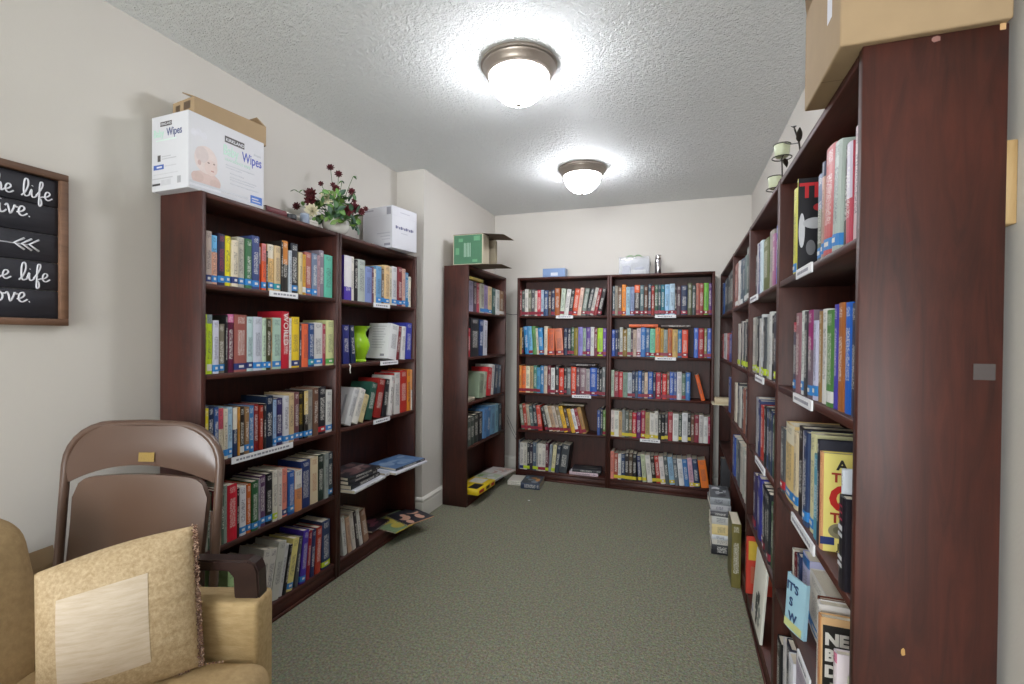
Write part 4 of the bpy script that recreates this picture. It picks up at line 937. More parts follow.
# white carton at the far end
t = thing('carton', 'plain white carton with small grey lettering on top of green-vase bookcase', 'box')
M, Lw2 = frame_on((-1.664, 2.492), (-1.628, 2.718), CH + .0005); t.matrix_world = M
bbox('box_body', 0, Lw2, 0, .245, 0, .258, plain('cfcfd5', .5, noise=.02), t, .003, 2)
bbox('lid_seam', -.0006, Lw2 + .0006, -.0006, .2456, .2, .2012, plain('c4c4cc', .6), t)
for k in range(11):        # lettering too small to read in the photograph: a row of dark letter-sized bars
    quad_print('box_lettering', .03 + k * .0155, .03 + k * .0155 + (.012, .008, .011)[k % 3], .122 + (.0, .003, .0)[k % 3], .14 - (.0, .002, .004)[k % 3], -.0006, plain('5c5c80', .5), t)
quad_print('front_print', .08, .14, .098, .102, -.0004, plain('b0b0bc', .6), t); quad_print('front_print', .07, .16, .225, .229, -.0004, plain('b0b0bc', .6), t)
Msd = Matrix(((0, 0, -1, -.0002), (-1, 0, 0, 0), (0, 1, 0, 0), (0, 0, 0, 1))) @ Matrix.Translation((-.245, 0, 0))
for q in ((.2, .235, .205, .25, '9a9aa4'), (.12, .23, .09, .096, 'b8b8c2'), (.15, .23, .07, .076, 'b8b8c2'), (.16, .23, .052, .058, 'b8b8c2'), (.18, .23, .015, .03, '8c8c98'), (.02, .09, .235, .245, 'a8a8b2')):
    patch(t, Msd, q[0], q[1], q[2], q[3], q[4], 'side_print')
# green carton with open end
t = thing('carton', 'green sided carton with open flaps on top of corner bookcase', 'box')
t.matrix_world = Matrix.Translation((-1.64, 3.272, CH + .0012))
GL, GD, GH = .245, .26, .233
M_CREAM = plain('cfc4ac', .7, noise=.06); M_GREEN = plain('4d7f60', .55, noise=.12, scale=25); M_GDARK = plain('6f6253', .85)
bbox('box_wall', 0, GL, 0, .004, .004, GH - .004, M_CREAM, t); bbox('box_wall', 0, GL, GD - .004, GD, .004, GH - .004, M_CREAM, t)
bbox('box_wall', 0, .004, .004, GD - .004, .004, GH - .004, M_CREAM, t); bbox('box_bottom', 0, GL, 0, GD, 0, .004, M_GDARK, t); bbox('box_top', 0, GL, 0, GD, GH - .004, GH, M_GDARK, t)
quad_print('green_print', .006, GL - .008, .008, GH - .008, -.0002, M_GREEN, t)
for x in (.09, .102, .114, .126, .138): quad_print('white_lettering', x, x + .005, .06, .165, -.0008, plain('b8d4c0', .6), t)
for q in ((.045, .08, .175, .2), (.17, .22, .18, .215), (.02, .05, .08, .13), (.16, .2, .02, .04)): quad_print('pale_leaf_print', *q, -.0008, plain('6ca67e', .6), t)
def flap_mesh(nm, pts, th, mt, par):
    bm = bmesh.new(); vs = [bm.verts.new(p) for p in pts]; f = bm.faces.new(vs); bmesh.ops.solidify(bm, geom=[f], thickness=th); me = bpy.data.meshes.new(nm); bm.to_mesh(me); bm.free(); me.materials.append(mt); return link(nm, me, par)
flap_mesh('flap', [(GL, .002, GH - .002), (GL, GD, GH - .002), (GL + .16, GD - .01, GH - .018), (GL + .16, .012, GH - .018)], .003, M_GDARK, t)
flap_mesh('flap', [(GL, .002, .002), (GL, GD, .002), (GL + .145, GD - .01, -.004), (GL + .145, .012, -.004)], .003, M_GDARK, t)
flap_mesh('flap', [(GL, .004, .006), (GL, .004, GH - .006), (GL + .012, .09, GH - .01), (GL + .012, .09, .01)], .003, M_CREAM, t)
flap_mesh('flap', [(GL, GD - .004, .006), (GL, GD - .004, GH - .006), (GL + .04, GD - .075, GH - .03), (GL + .04, GD - .075, .03)], .003, M_CREAM, t)
# big kraft box on the nearest right bookcase
t = thing('carton', 'large kraft carton on top of nearest right bookcase, partly cut by frame', 'box')
t.matrix_world = Matrix.Translation((.272, 1.034, CH + .0005))
bbox('box_body', 0, .249, 0, .27, 0, .225, M_KRAFT, t, .005, 3)
bbox('tape_label', -.0006, 0, .055, .085, .09, .2, plain('d4d4dc', .4), t)
bbox('bottom_seam', .002, .247, .1325, .1335, -.0003, .0006, plain('6c5438', .8), t)
flap_mesh('flap', [(.002, .27, .225), (.002, .006, .225), (-.01, .006, .30), (-.01, .25, .30)], .004, M_KRAFT, t)
# small things on top of A
def on_top(px, py): return onz(px, py, CH)
t = thing('book', 'dark red book lying near the wipes carton on top of left bookcase', 'book'); t.matrix_world = Matrix.Translation((-1.72, 1.61, CH + .0005)) @ Matrix.Rotation(H90, 4, 'Z')
cv, pg = book_meshes(.028, .115, .15, '5c2228', None, .7, None, True, random.Random(3), False)
Bm = Matrix(((0, 0, 1, 0), (0, 1, 0, 0), (-1, 0, 0, .028), (0, 0, 0, 1)))
for mb, nm, mt in ((cv, 'cover', M_BOOK), (pg, 'pages', M_PAGES)):
    me = mb.mesh(nm, [mt]); me.transform(Bm); link(nm, me, t)
t = thing('tape_roll', 'small black tape roll lying beside dark red book on bookcase top', 'tape'); t.location = (-1.722, 1.752, CH + .0005)
lathe('tape', [(.014, 0), (.024, 0), (.024, .02), (.014, .02), (.014, 0)], plain('26262a', .5), t, seg=24)
t = thing('paper_box', 'long low white box behind flower stems on top of left bookcase', 'box'); t.matrix_world = Matrix.Translation((-1.765, 1.76, CH + .0005)) @ Matrix.Rotation(H90, 4, 'Z')
bbox('box_body', 0, .22, 0, .12, 0, .042, plain('d9d4cb', .6), t, .002, 1); bbox('lid_edge', -.001, .221, -.001, .121, .03, .032, plain('c4beb4', .6), t)
t = thing('small_jar', 'small blue grey jar standing before the long white box', 'jar'); t.location = (-1.725, 1.842, CH + .0005)
lathe('jar_body', [(0, 0), (.02, 0), (.022, .004), (.022, .036), (.019, .04)], plain('7c8798', .3), t, seg=24); lathe('jar_lid', [(.0195, .0385), (.0205, .04), (.0205, .047), (0, .048)], plain('98a2b0', .3), t, seg=24)

# ------------------------------------------------------------------ flower bowl
random.seed(11)
t = thing('flower_bowl', 'white ceramic bowl of dark red and cream artificial flowers with green leaves', 'flower arrangement', (-1.752, 2.098, CH + .0005))
lathe('bowl', [(0, 0), (.036, 0), (.042, .004), (.058, .018), (.070, .040), (.072, .056), (.064, .076), (.056, .084), (.052, .084), (.058, .072), (.06, .05), (0, .03)], plain('dcd9d2', .14, noise=.02), t, seg=48)
lathe('foam', [(.0, .055), (.0605, .06), (.0, .074)], plain('3c4a2c', .9), t, seg=24)
base = Vector((-1.752, 2.098, CH))
M_STEM = plain('4a6a38', .6); M_RED = plain('561720', .65, noise=.25, scale=120); M_CRM = plain('d9d2b4', .7, noise=.12, scale=60)
LEAFM = [plain('42683a', .5, noise=.2, scale=50), plain('5f8a3e', .5, noise=.2, scale=50), plain('2c4a34', .5, noise=.2, scale=50), plain('66863a', .5, noise=.2, scale=50)]
def leaf_mesh(mt, L=.05, W=.022):
    v = []; f = []
    n = 5
    for i in range(n + 1):
        s = i / n; w = W * math.sin(math.pi * (s * .92 + .04)) * .5 + .0006; z = -.010 * s * s
        v += [(s * L, -w, z + .004 * abs(1)), (s * L, 0, z), (s * L, w, z + .004)]
    for i in range(n):
        a = i * 3; f += [(a, a + 3, a + 4, a + 1), (a + 1, a + 4, a + 5, a + 2)]
    me = bpy.data.meshes.new('leaf'); me.from_pydata(v, [], f); me.materials.append(mt)
    for p in me.polygons: p.use_smooth = True
    return me
LM = [leaf_mesh(mt) for mt in LEAFM]
def flower_mesh(nm, mt, r, layers, petals):
    bm = bmesh.new()
    for l in range(layers):
        rr = r * (1 - l * .8 / layers); tl = .25 + l * .9 / layers
        for k in range(petals):
            a = 2 * math.pi * (k + .5 * (l % 2)) / petals
            d = Vector((math.cos(a), math.sin(a), 0)); s = Vector((-d.y, d.x, 0))
            c0 = Vector((0, 0, -.3 * r)); e = d * (rr * math.cos(tl)) + Vector((0, 0, rr * math.sin(tl)))
            w = rr * 1.1 / petals * 2.4
            P = [c0, c0 * .3 + e * .55 - s * w * .7, e - s * w * .45, e * 1.06 + Vector((0, 0, r * .08)), e + s * w * .45, c0 * .3 + e * .55 + s * w * .7]
            bm.faces.new([bm.verts.new(p) for p in P])
    for f in bm.faces: f.smooth = False
    me = bpy.data.meshes.new(nm); bm.to_mesh(me); bm.free(); me.materials.append(mt); return me
F_RED, F_CRM, F_BUD = flower_mesh('flower_head', M_RED, .025, 5, 9), flower_mesh('flower_head', M_CRM, .036, 5, 10), flower_mesh('flower_head', M_RED, .015, 4, 7)
def look(d):
    return Vector(d).normalized().to_track_quat('Z', 'Y').to_euler()
def stem_to(q, mid_up=.3):
    a = Vector((q.x * .15, q.y * .15, .075)); b = a.lerp(q, .5) + Vector((0, 0, .02))
    tube('stem', [a, b, q], .0016, M_STEM, t, 5, smooth_n=4)
for (px, py, Z, kind) in ((330.5, 168, 2.55, 'r'), (338.5, 174.5, 2.52, 'r'), (351.5, 192, 2.5, 'r'), (336, 189, 2.48, 'r'), (311, 194, 2.42, 'R'), (310.5, 201, 2.42, 'R'), (297, 206.5, 2.38, 'r'), (312, 211, 2.4, 'c'),
                          (327, 198.5, 2.46, 'c'), (354, 208.5, 2.5, 'R'), (361, 212, 2.5, 'r'), (365.5, 209, 2.52, 'b'), (333, 185, 2.52, 'b'), (321, 184, 2.48, 'b'), (354, 201, 2.52, 'b'), (348, 211, 2.47, 'R')):
    q = onZ(px, py, Z) - base
    me = {'r': F_RED, 'R': F_RED, 'c': F_CRM, 'b': F_BUD}[kind]
    stem_to(q)
    o = link('flower_head', me, t, q, look(Vector((q.x * 2 + .4, q.y * 1.5 - .5, q.z * .6))))
    if kind == 'R': o.scale = (1.25, 1.25, 1.25)
    if kind == 'r': o.scale = (.85, .85, .85)
for (px, py, Z) in ((295, 190, 2.4), (303, 190, 2.42), (353, 177, 2.55), (342, 181, 2.5), (356, 228, 2.47), (358, 222, 2.47)):
    q = onZ(px, py, Z) - base; stem_to(q)
    for k in range(3):
        o = link('leaf', LM[(k + int(px)) % 3], t, q, (random.uniform(-.5, .5), random.uniform(-.3, .8), random.uniform(0, 6.28))); o.scale = (.45, .5, .45)
for i in range(74):
    a = random.uniform(0, 2 * math.pi); rr = random.uniform(.01, .095); hgt = random.uniform(.085, .215) - rr * .5
    q = Vector((max(-.15, rr * math.cos(a)), rr * math.sin(a) * 1.1, hgt))
    o = link('leaf', random.choice(LM), t, q, (random.uniform(-.6, .6), random.uniform(-.9, .5), a + random.uniform(-.6, .6))); k = random.uniform(.8, 1.3); o.scale = (k, k * 1.2, k)
for i in range(64):
    px = random.gauss(333, 13); py = random.uniform(190, 221) + abs(px - 333) * .25
    q = onZ(px, py, random.uniform(2.43, 2.5)) - base
    zz_ = (CAM - base + Vector([random.gauss(0, .9) for _ in range(3)])).normalized(); xx_ = Vector((random.uniform(-1, 1), random.uniform(-1, 1), random.uniform(-.4, 1))); xx_ = (xx_ - zz_ * xx_.dot(zz_)).normalized()
    o = link('leaf', random.choice(LM), t, q, Matrix((xx_, zz_.cross(xx_), zz_)).transposed().to_euler()); k = random.uniform(.6, 1.0); o.scale = (k, k * 1.15, k)
for (px, py) in ((353, 217), (355, 223), (351, 214), (352, 222), (357, 227)):
    q = onZ(px, py, 2.47) - base
    o = link('leaf', LM[2], t, q, (random.uniform(-.4, .4), 1.1, random.uniform(-1, 1))); o.scale = (.9, 1.2, 1)

# ------------------------------------------------------------------ things on the back-wall cases
t = thing('tissue_box', 'small blue box with white label lying on left back-wall bookcase', 'box', (-1.178, 4.14, CH + .0005))
bbox('box_body', 0, .205, 0, .1, 0, .078, plain('7c94bc', .5), t, .004, 2); quad_print('front_label', .075, .14, .012, .04, -.0002, plain('d0d6e0', .5), t)
bbox('end_flap', .2052, .2062, .01, .09, .01, .07, plain('a8b8d0', .5), t)
t = thing('plastic_caddy', 'clear plastic caddy with green handles on right back-wall bookcase', 'container', (-.50, 4.13, CH + .0005))
M_CLR = m_glass('dfe3ea', .28, .08)
CW, CD_, CHH = .245, .15, .135
for q in ((0, CW, 0, .003), (0, CW, CD_ - .003, CD_), (0, .003, .003, CD_ - .003), (CW - .003, CW, .003, CD_ - .003)):
    bbox('clear_wall', q[0], q[1], q[2], q[3], 0.003, CHH, M_CLR, t)
bbox('tray_bottom', 0, CW, 0, CD_, 0, .003, M_CLR, t)
bbox('clear_lid', -.004, CW + .004, -.004, CD_ + .004, CHH, CHH + .012, M_CLR, t, .003, 2)
tube('handle', [(.05, .07, CHH + .012), (.07, .07, CHH + .03), (.095, .07, CHH + .032), (.118, .07, CHH + .02), (.14, .07, CHH + .034), (.165, .07, CHH + .032), (.19, .07, CHH + .012)], .005, plain('5c8a4c', .4), t, 8, smooth_n=5)
bbox('latch', CW + .003, CW + .01, .06, .085, .08, .11, plain('2c3030', .4), t, .001, 1)
t2 = thing('paper_stack', 'stack of white papers inside the clear plastic caddy', 'papers', (-.475, 4.145, CH + .0042))
bbox('paper_block', .07, .19, 0, .1, 0, .035, plain('e2dfd8', .7), t2, .002, 1); bbox('grey_wrap', .0, .062, .01, .1, 0, .075, plain('a8a8b8', .4), t2, .006, 2); bbox('grey_wrap', .1, .18, .02, .1, .0355, .06, plain('8c8ca0', .4), t2, .006, 2)
t = thing('bottle', 'silver metal bottle standing beside clear caddy on right back-wall bookcase', 'bottle', (-.183, 4.17, CH + .0005))
lathe('bottle_body', [(0, 0), (.025, 0), (.027, .004), (.027, .105), (.024, .118), (.0235, .12)], plain('b8b4b8', .18, 1.0), t, seg=32)
lathe('bottle_cap', [(.0235, .1205), (.0245, .122), (.0245, .152), (.022, .157), (0, .158)], plain('c4c0c0', .25, 1.0), t, seg=32)

# ------------------------------------------------------------------ wire candle holder on the right row
t = thing('candle_holder', 'dark wire vine candle holder with two pale cups on right bookcase top', 'candle holder', (.385, 2.2, CH + .0005))
M_WIRE = plain('3c3630', .4, .6)
c1 = onx(782, 151, .385) - Vector((.385, 2.2, CH)); c2 = onx(775.5, 183, .385) - Vector((.385, 2.2, CH)); tip = onx(794.5, 129, .375) - Vector((.385, 2.2, CH)); kn = onx(799, 143, .38) - Vector((.385, 2.2, CH))
for cc in (c1, c2):
    lathe('cup', [(0, 0), (.022, 0), (.026, .004), (.030, .045), (.030, .05), (.027, .05), (.024, .006), (0, .004)], plain('c9cfae', .35, noise=.05), t, tuple(cc + Vector((0, 0, -.026))), seg=28)
    ring = [(cc.x + .036 * math.cos(a), cc.y + .036 * math.sin(a), cc.z - .029) for a in [2 * math.pi * k / 20 for k in range(20)]]
    tube('saucer_ring', ring, .0022, M_WIRE, t, 6, closed=True)
    ring = [(cc.x + .031 * math.cos(a), cc.y + .031 * math.sin(a), cc.z + .024) for a in [2 * math.pi * k / 20 for k in range(20)]]
    tube('rim_ring', ring, .002, M_WIRE, t, 6, closed=True)
    tube('cross_wire', [(cc.x, cc.y - .036, cc.z - .029), (cc.x, cc.y + .036, cc.z - .029)], .002, M_WIRE, t, 6)
tube('vine_wire', [tuple(c1 + Vector((0, -.031, .024))), tuple((c1 + kn) / 2 + Vector((0, 0, .012))), tuple(kn)], .0022, M_WIRE, t, 6, smooth_n=5)
tube('vine_wire', [tuple(kn + Vector((0, -.02, -.05))), tuple(kn), tuple(tip)], .003, M_WIRE, t, 6, smooth_n=5)
tube('vine_wire', [(0, -.03, .003), (0, -.1, .06), tuple(kn + Vector((0, -.02, -.05)))], .003, M_WIRE, t, 6, smooth_n=5)
tube('vine_wire', [(0, -.03, .003), (0, .0, .1), tuple(c1 + Vector((0, 0, -.03)))], .003, M_WIRE, t, 6, smooth_n=5)
tube('vine_wire', [(0, -.03, .003), (0, .06, .06), tuple(c2 + Vector((0, 0, -.03)))], .003, M_WIRE, t, 6, smooth_n=5)
LMW = leaf_mesh(M_WIRE, .05, .018)
for p, r in ((kn, (0, -1.0, 1.4)), (kn, (0, -1.2, -1.7)), (tip, (0, -.7, 1.5)), (c1 + Vector((0, -.05, -.05)), (0, .3, 1.2))): link('leaf', LMW, t, tuple(p), r)
tube('foot_ring', [(.05 * math.cos(a), -.03 + .05 * math.sin(a), .003) for a in [2 * math.pi * k / 24 for k in range(24)]], .003, M_WIRE, t, 6, closed=True)

# ------------------------------------------------------------------ wood block, marks, cables
o = tag(bbox('wood_block', XR + .2105, XRW - .0008, 1.05, 1.25, 1.489, 1.632, m_wood('pale_pine', 'a08050', 'c0a274', .6), None, .001, 1), 'pale pine block wedged between nearest right bookcase and wall', 'wood block')
r1 = CASES['R1']['t']; w1_ = CASES['R1']['W']
def panel_mark(px, py, sx, sz, col, nm):
    p = ony(px, py, 1.046); d = p.x - XR; z = p.z
    mb = MB(); n = 9; rnd = random.Random(px)
    mb.face([(w1_ + .0004, d + sx * math.cos(2 * math.pi * k / n) * rnd.uniform(.7, 1.1), z + sz * math.sin(2 * math.pi * k / n) * rnd.uniform(.7, 1.1)) for k in range(n)])
    link(nm, mb.mesh(nm, [plain(col, .6)]), r1)
panel_mark(936, 39, .008, .006, '8c645c', 'chipped_spot'); panel_mark(903, 652, .004, .009, 'b08850', 'chipped_spot')
p0 = ony(985, 372, 1.046); mb = MB(); mb.box(w1_, w1_ + .0006, p0.x - XR - .016, p0.x - XR + .014, p0.z - .014, p0.z + .014); link('old_sticker', mb.mesh('old_sticker', [plain('4a4240', .5)]), r1)
p0 = ony(1003, 25, 1.046); mb = MB(); mb.box(w1_ - .0, w1_ + .0006, p0.x - XR - .004, p0.x - XR + .004, p0.z - .008, p0.z + .003); link('bare_corner', mb.mesh('bare_corner', [plain('c8a070', .6)]), r1)
tag(tube('cable', [(-1.503, 4.07, 1.503), (-1.46, 4.15, 1.497), (-1.412, 4.12, 1.5)], .0025, plain('1c1c20', .5), None, 6, smooth_n=5), 'thin black cable strung between corner bookcase and back-wall bookcase', 'cable')
for k, (z0, z1, lb) in enumerate(((.57, .40, 'upper of two thin wires curling in the gap beside corner bookcase'), (.52, .36, 'lower of two thin wires curling in the gap beside corner bookcase'))):
    tag(tube('wire', [(-1.50, 4.12, z0), (-1.47, 4.16, z0 - .1), (-1.44, 4.17, z1), (-1.415, 4.16, z1 - .03)], .0018, plain('4a4a4c', .5), None, 5, smooth_n=5), lb, 'wire')
# far corner: paper tray jutting from the right row and scraps
c = CASES['R4']; t = thing('paper_tray', 'small cream paper tray jutting from farthest right bookcase', 'tray')
t.matrix_world = Matrix.Translation(c['o']) @ c['R'] @ Matrix.Translation((.2, -.075, SZ[2]))
bbox('tray_base', 0, .2, 0, .2, 0, .006, plain('d0c8ac', .6), t, .001, 1); bbox('paper_pile', .07, .19, .02, .18, .0065, .05, plain('c8b898', .7), t, .003, 1)
q = onz(529, 500.5, 0); 
o = tag(bbox('paper_scrap', -.008, .008, -.006, .006, 0, .0012, M_CARD, None, 0, 1, (q.x, q.y, .0005)), 'tiny white paper scrap on the carpet by corner bookcase', 'paper')

# ------------------------------------------------------------------ wall sign
sx = XLW + .001
t = thing('wall_sign', 'black plank wall sign with white script lettering in a brown wood frame', 'sign')
ys1, zs0, zs1 = 1.0, 1.312, 1.81; SWD = .62
t.matrix_world = Matrix(((0, -1, 0, sx), (1, 0, 0, ys1 - SWD), (0, 0, 1, zs0), (0, 0, 0, 1)))     # local x along wall (left to right), -y out of the wall
SHT = zs1 - zs0
M_FR = m_wood('sign_frame_wood', '5e4434', '8a6750', .6, 'X')
fw = .022
for q in ((0, SWD, 0, fw), (0, SWD, SHT - fw, SHT), (0, fw, fw, SHT - fw), (SWD - fw, SWD, fw, SHT - fw)):
    bbox('frame_rail', q[0], q[1], -.028, 0, q[2], q[3], M_FR, t, .0015, 1)
M_PLK = m_wood('black_plank', '23232a', '34343c', .6, 'X')
pk = (SHT - 2 * fw) / 5
for i in range(5): bbox('plank', fw, SWD - fw, -.014, -.002, fw + i * pk + .0012, fw + (i + 1) * pk - .0012, M_PLK, t, .001, 1)
# cursive strokes, one unit = x-height
GL_ = {
 'l': ([[(0, 0), (.35, .5), (.62, 1.35), (.58, 1.95), (.38, 2.0), (.25, 1.5), (.22, .5), (.34, .05), (.6, .1), (.8, .35)]], .72),
 'i': ([[(0, .3), (.2, .9), (.2, .4), (.28, .05), (.5, .1), (.7, .35)], [(.26, 1.32), (.28, 1.36)]], .6),
 'f': ([[(0, .3), (.35, .9), (.62, 1.6), (.6, 1.98), (.42, 1.95), (.34, 1.4), (.3, .3), (.26, -.6), (.36, -.85), (.5, -.6), (.46, -.1), (.3, .12), (.75, .35)]], .68),
 'e': ([[(0, .3), (.4, .45), (.62, .75), (.5, .98), (.28, .9), (.16, .5), (.24, .12), (.5, .03), (.85, .3)]], .78),
 'v': ([[(0, .75), (.16, .95), (.28, .6), (.4, .05), (.62, .5), (.74, .95), (.82, .8), (1.0, .82)]], .9),
 'o': ([[(.45, .95), (.2, .8), (.1, .4), (.3, .03), (.6, .15), (.7, .6), (.5, .95), (.6, .8), (.95, .8)]], .88),
 't': ([[(0, .3), (.3, 1.0), (.36, 1.6), (.3, .5), (.38, .05), (.6, .1), (.75, .35)], [(.1, 1.15), (.6, 1.2)]], .65),
 'h': ([[(0, .1), (.4, 1.0), (.5, 1.8), (.32, 1.9), (.24, 1.2), (.2, 0), (.34, .7), (.56, .95), (.66, .6), (.66, .1), (.9, .3)]], .85),
 'y': ([[(0, .7), (.14, .95), (.2, .4), (.4, .1), (.62, .5), (.7, .95), (.66, 0), (.5, -.7), (.3, -.6), (.5, -.1), (.95, .35)]], .85),
 'u': ([[(0, .5), (.14, .95), (.18, .4), (.34, .05), (.58, .4), (.66, .95), (.66, .3), (.74, .05), (.95, .3)]], .9),
 'L': ([[(.1, 1.6), (.5, 2.0), (.45, 1.2), (.3, .2), (.1, .05), (.4, .1), (.9, .1)]], .95),
 '.': ([[(.2, .04), (.24, .08)]], .36), ' ': ([], .75)}
M_INK = plain('dcdce2', .6, noise=.02)
def script_line(s, x_right, zb, k):
    w = sum(GL_[ch][1] for ch in s) * k; x = x_right - w; run = []
    for ch in s:
        for st in GL_[ch][0]:
            o = tube('script_letter', [(x + a * k, -.0146, zb + b * k) for a, b in st], .085 * k, M_INK, t, 6, smooth_n=4, flat=None)
            o.scale = (1, 1, 1)
        x += GL_[ch][1] * k
def zrow(py): return onx(40, py, sx + .015).z - zs0
script_line('love the life', SWD - .040, zrow(199), .027)
script_line('you live.', SWD - .092, zrow(219), .030)
script_line('live the life', SWD - .046, zrow(281.5), .027)
script_line('you love.', SWD - .092, zrow(303), .030)
za = zrow(246)
tube('arrow_shaft', [(.12, -.0146, za), (SWD - .10, -.0146, za - .002)], .0022, M_INK, t, 6)
tube('arrow_head', [(.16, -.0146, za + .025), (.115, -.0146, za), (.16, -.0146, za - .025)], .0026, M_INK, t, 6)
for k in range(3):
    xq = SWD - .132 + k * .018
    tube('arrow_feather', [(xq + .024, -.0146, za + .018), (xq, -.0146, za), (xq + .024, -.0146, za - .018)], .0034, M_INK, t, 6)

# ------------------------------------------------------------------ seating: frames share the camera's heading only because the chairs face across the room
CHM = Matrix(((cy_, -sy_, 0, 0), (sy_, cy_, 0, 0), (0, 0, 1, 0), (0, 0, 0, 1)))
def local_thing(name, label, cat, X, Y, turn=0):
    t = thing(name, label, cat); t.matrix_world = CHM @ Matrix.Translation((X, Y, 0)) @ Matrix.Rotation(math.radians(turn), 4, 'Z'); return t
# folded metal chair: local x across, -y toward the camera, origin centre of feet
t = local_thing('folding_chair', 'brown metal folding chair folded flat, standing behind the armchair', 'chair', -1.142, 1.455)
M_BRN = plain('5b463b', .3, noise=.05, scale=12); M_BRN2 = plain('5f493c', .28, noise=.05, scale=8)
TL = math.radians(-5)          # leans back
def lean(p): x, y, z = p; return (x, y * math.cos(TL) - z * math.sin(TL) - .06, z * math.cos(TL) + y * math.sin(TL))
HW, HT, RC = .239, 1.02, .135
pts = [(-HW, 0, .02), (-HW, 0, .3), (-HW, 0, .6), (-HW, 0, HT - RC)]
pts += [(-HW + RC - RC * math.cos(a), 0, HT - RC + (RC - .012) * math.sin(a)) for a in [math.pi / 2 * k / 7 for k in range(1, 7)]]
pts += [(-HW + RC, 0, HT - .012), (0, 0, HT - .008)]
pts += [(-p[0], p[1], p[2]) for p in reversed(pts[:-1])]
tube('back_frame_tube', [lean(p) for p in pts], .0125, M_BRN, t, 12)
# pressed backrest panel with arched foot
def panel(name, outline_top, outline_bot, y_f, th, mt, bulge=.012, ny=6):
    """panel between two outlines (lists of (x,z)), bulging toward -y in the middle"""
    n = len(outline_top); v = []; f = []
    for side in (0, 1):
        for i in range(n):
            for j in range(ny + 1):
                s = j / ny; x = outline_bot[i][0] * (1 - s) + outline_top[i][0] * s; z = outline_bot[i][1] * (1 - s) + outline_top[i][1] * s
                e = math.sin(math.pi * i / (n - 1)) * .7 + .3 * math.sin(math.pi * s)
                v.append(lean((x, y_f - bulge * e + (th if side else 0), z)))
    def ix(sd, i, j): return sd * n * (ny + 1) + i * (ny + 1) + j
    for i in range(n - 1):
        for j in range(ny):
            f.append((ix(0, i, j), ix(0, i + 1, j), ix(0, i + 1, j + 1), ix(0, i, j + 1)))
            f.append((ix(1, i, j), ix(1, i, j + 1), ix(1, i + 1, j + 1), ix(1, i + 1, j)))
    for i in range(n - 1):
        f.append((ix(0, i, 0), ix(1, i, 0), ix(1, i + 1, 0), ix(0, i + 1, 0))); f.append((ix(0, i, ny), ix(0, i + 1, ny), ix(1, i + 1, ny), ix(1, i, ny)))
    for j in range(ny):
        f.append((ix(0, 0, j), ix(0, 0, j + 1), ix(1, 0, j + 1), ix(1, 0, j))); f.append((ix(0, n - 1, j), ix(1, n - 1, j), ix(1, n - 1, j + 1), ix(0, n - 1, j + 1)))
    me = bpy.data.meshes.new(name); me.from_pydata(v, [], f)
    bm = bmesh.new(); bm.from_mesh(me); bmesh.ops.recalc_face_normals(bm, faces=bm.faces)
    for q in bm.faces: q.smooth = True
    bm.to_mesh(me); bm.free(); me.set_sharp_from_angle(angle=math.radians(40)); me.materials.append(mt)
    return link(name, me, t)
n = 25; top = []; bot = []
for i in range(n):
    s = -1 + 2 * i / (n - 1); x = s * (HW - .004); ax = abs(x)
    zt = HT - .014 if ax < HW - RC else HT - RC + math.sqrt(max(0, (RC - .012) ** 2 * (1 - ((ax - (HW - RC)) / RC) ** 2))) - .002
    top.append((x, zt)); bot.append((x, .826 + .06 * (1 - s * s)))
panel('backrest', top, bot, -.002, .006, M_BRN, .02)
quadm = MB(); quadm.face([lean(p) for p in ((.002, -.0235, .898), (.05, -.0235, .898), (.05, -.0235, .926), (.002, -.0235, .926))])
link('gold_label', quadm.mesh('gold_label', [plain('8a7034', .45, .3, noise=.3, scale=300)]), t)
# seat panel folded up between the uprights
top = []; bot = []
SWH = .208
for i in range(n):
    s = -1 + 2 * i / (n - 1); x = s * SWH; ax = abs(x)
    zt = .858 - (0 if ax < SWH - .055 else .055 - math.sqrt(max(0, .055 ** 2 - (ax - (SWH - .055)) ** 2))) - .018 * s * s
    top.append((x, zt)); bot.append((x * .94, .45))
panel('seat', top, bot, -.006, .02, M_BRN2, .012, 8)
for s in (-1, 1):
    tube('front_leg', [lean((s * .222, .03, .02)), lean((s * .222, .028, .5)), lean((s * .214, .022, .74))], .0105, M_BRN, t, 10)
    tube('hinge_bar', [lean((s * .222, .012, .5)), lean((s * .222, .022, .78))], .006, M_BRN, t, 8)
    lathe('foot_cap', [(0, 0), (.015, 0), (.015, .03), (.0125, .032)], plain('26221f', .7), t, lean((s * HW, 0, -.002)), seg=16)
    lathe('foot_cap', [(0, 0), (.0135, 0), (.0135, .03), (.0105, .032)], plain('26221f', .7), t, lean((s * .222, .03, 0)), seg=16)
tube('leg_crossbar', [lean((-.222, .03, .22)), lean((.222, .03, .22))], .008, M_BRN, t, 8)
tube('back_crossbar', [lean((-HW, 0, .16)), lean((HW, 0, .16))], .008, M_BRN, t, 8)

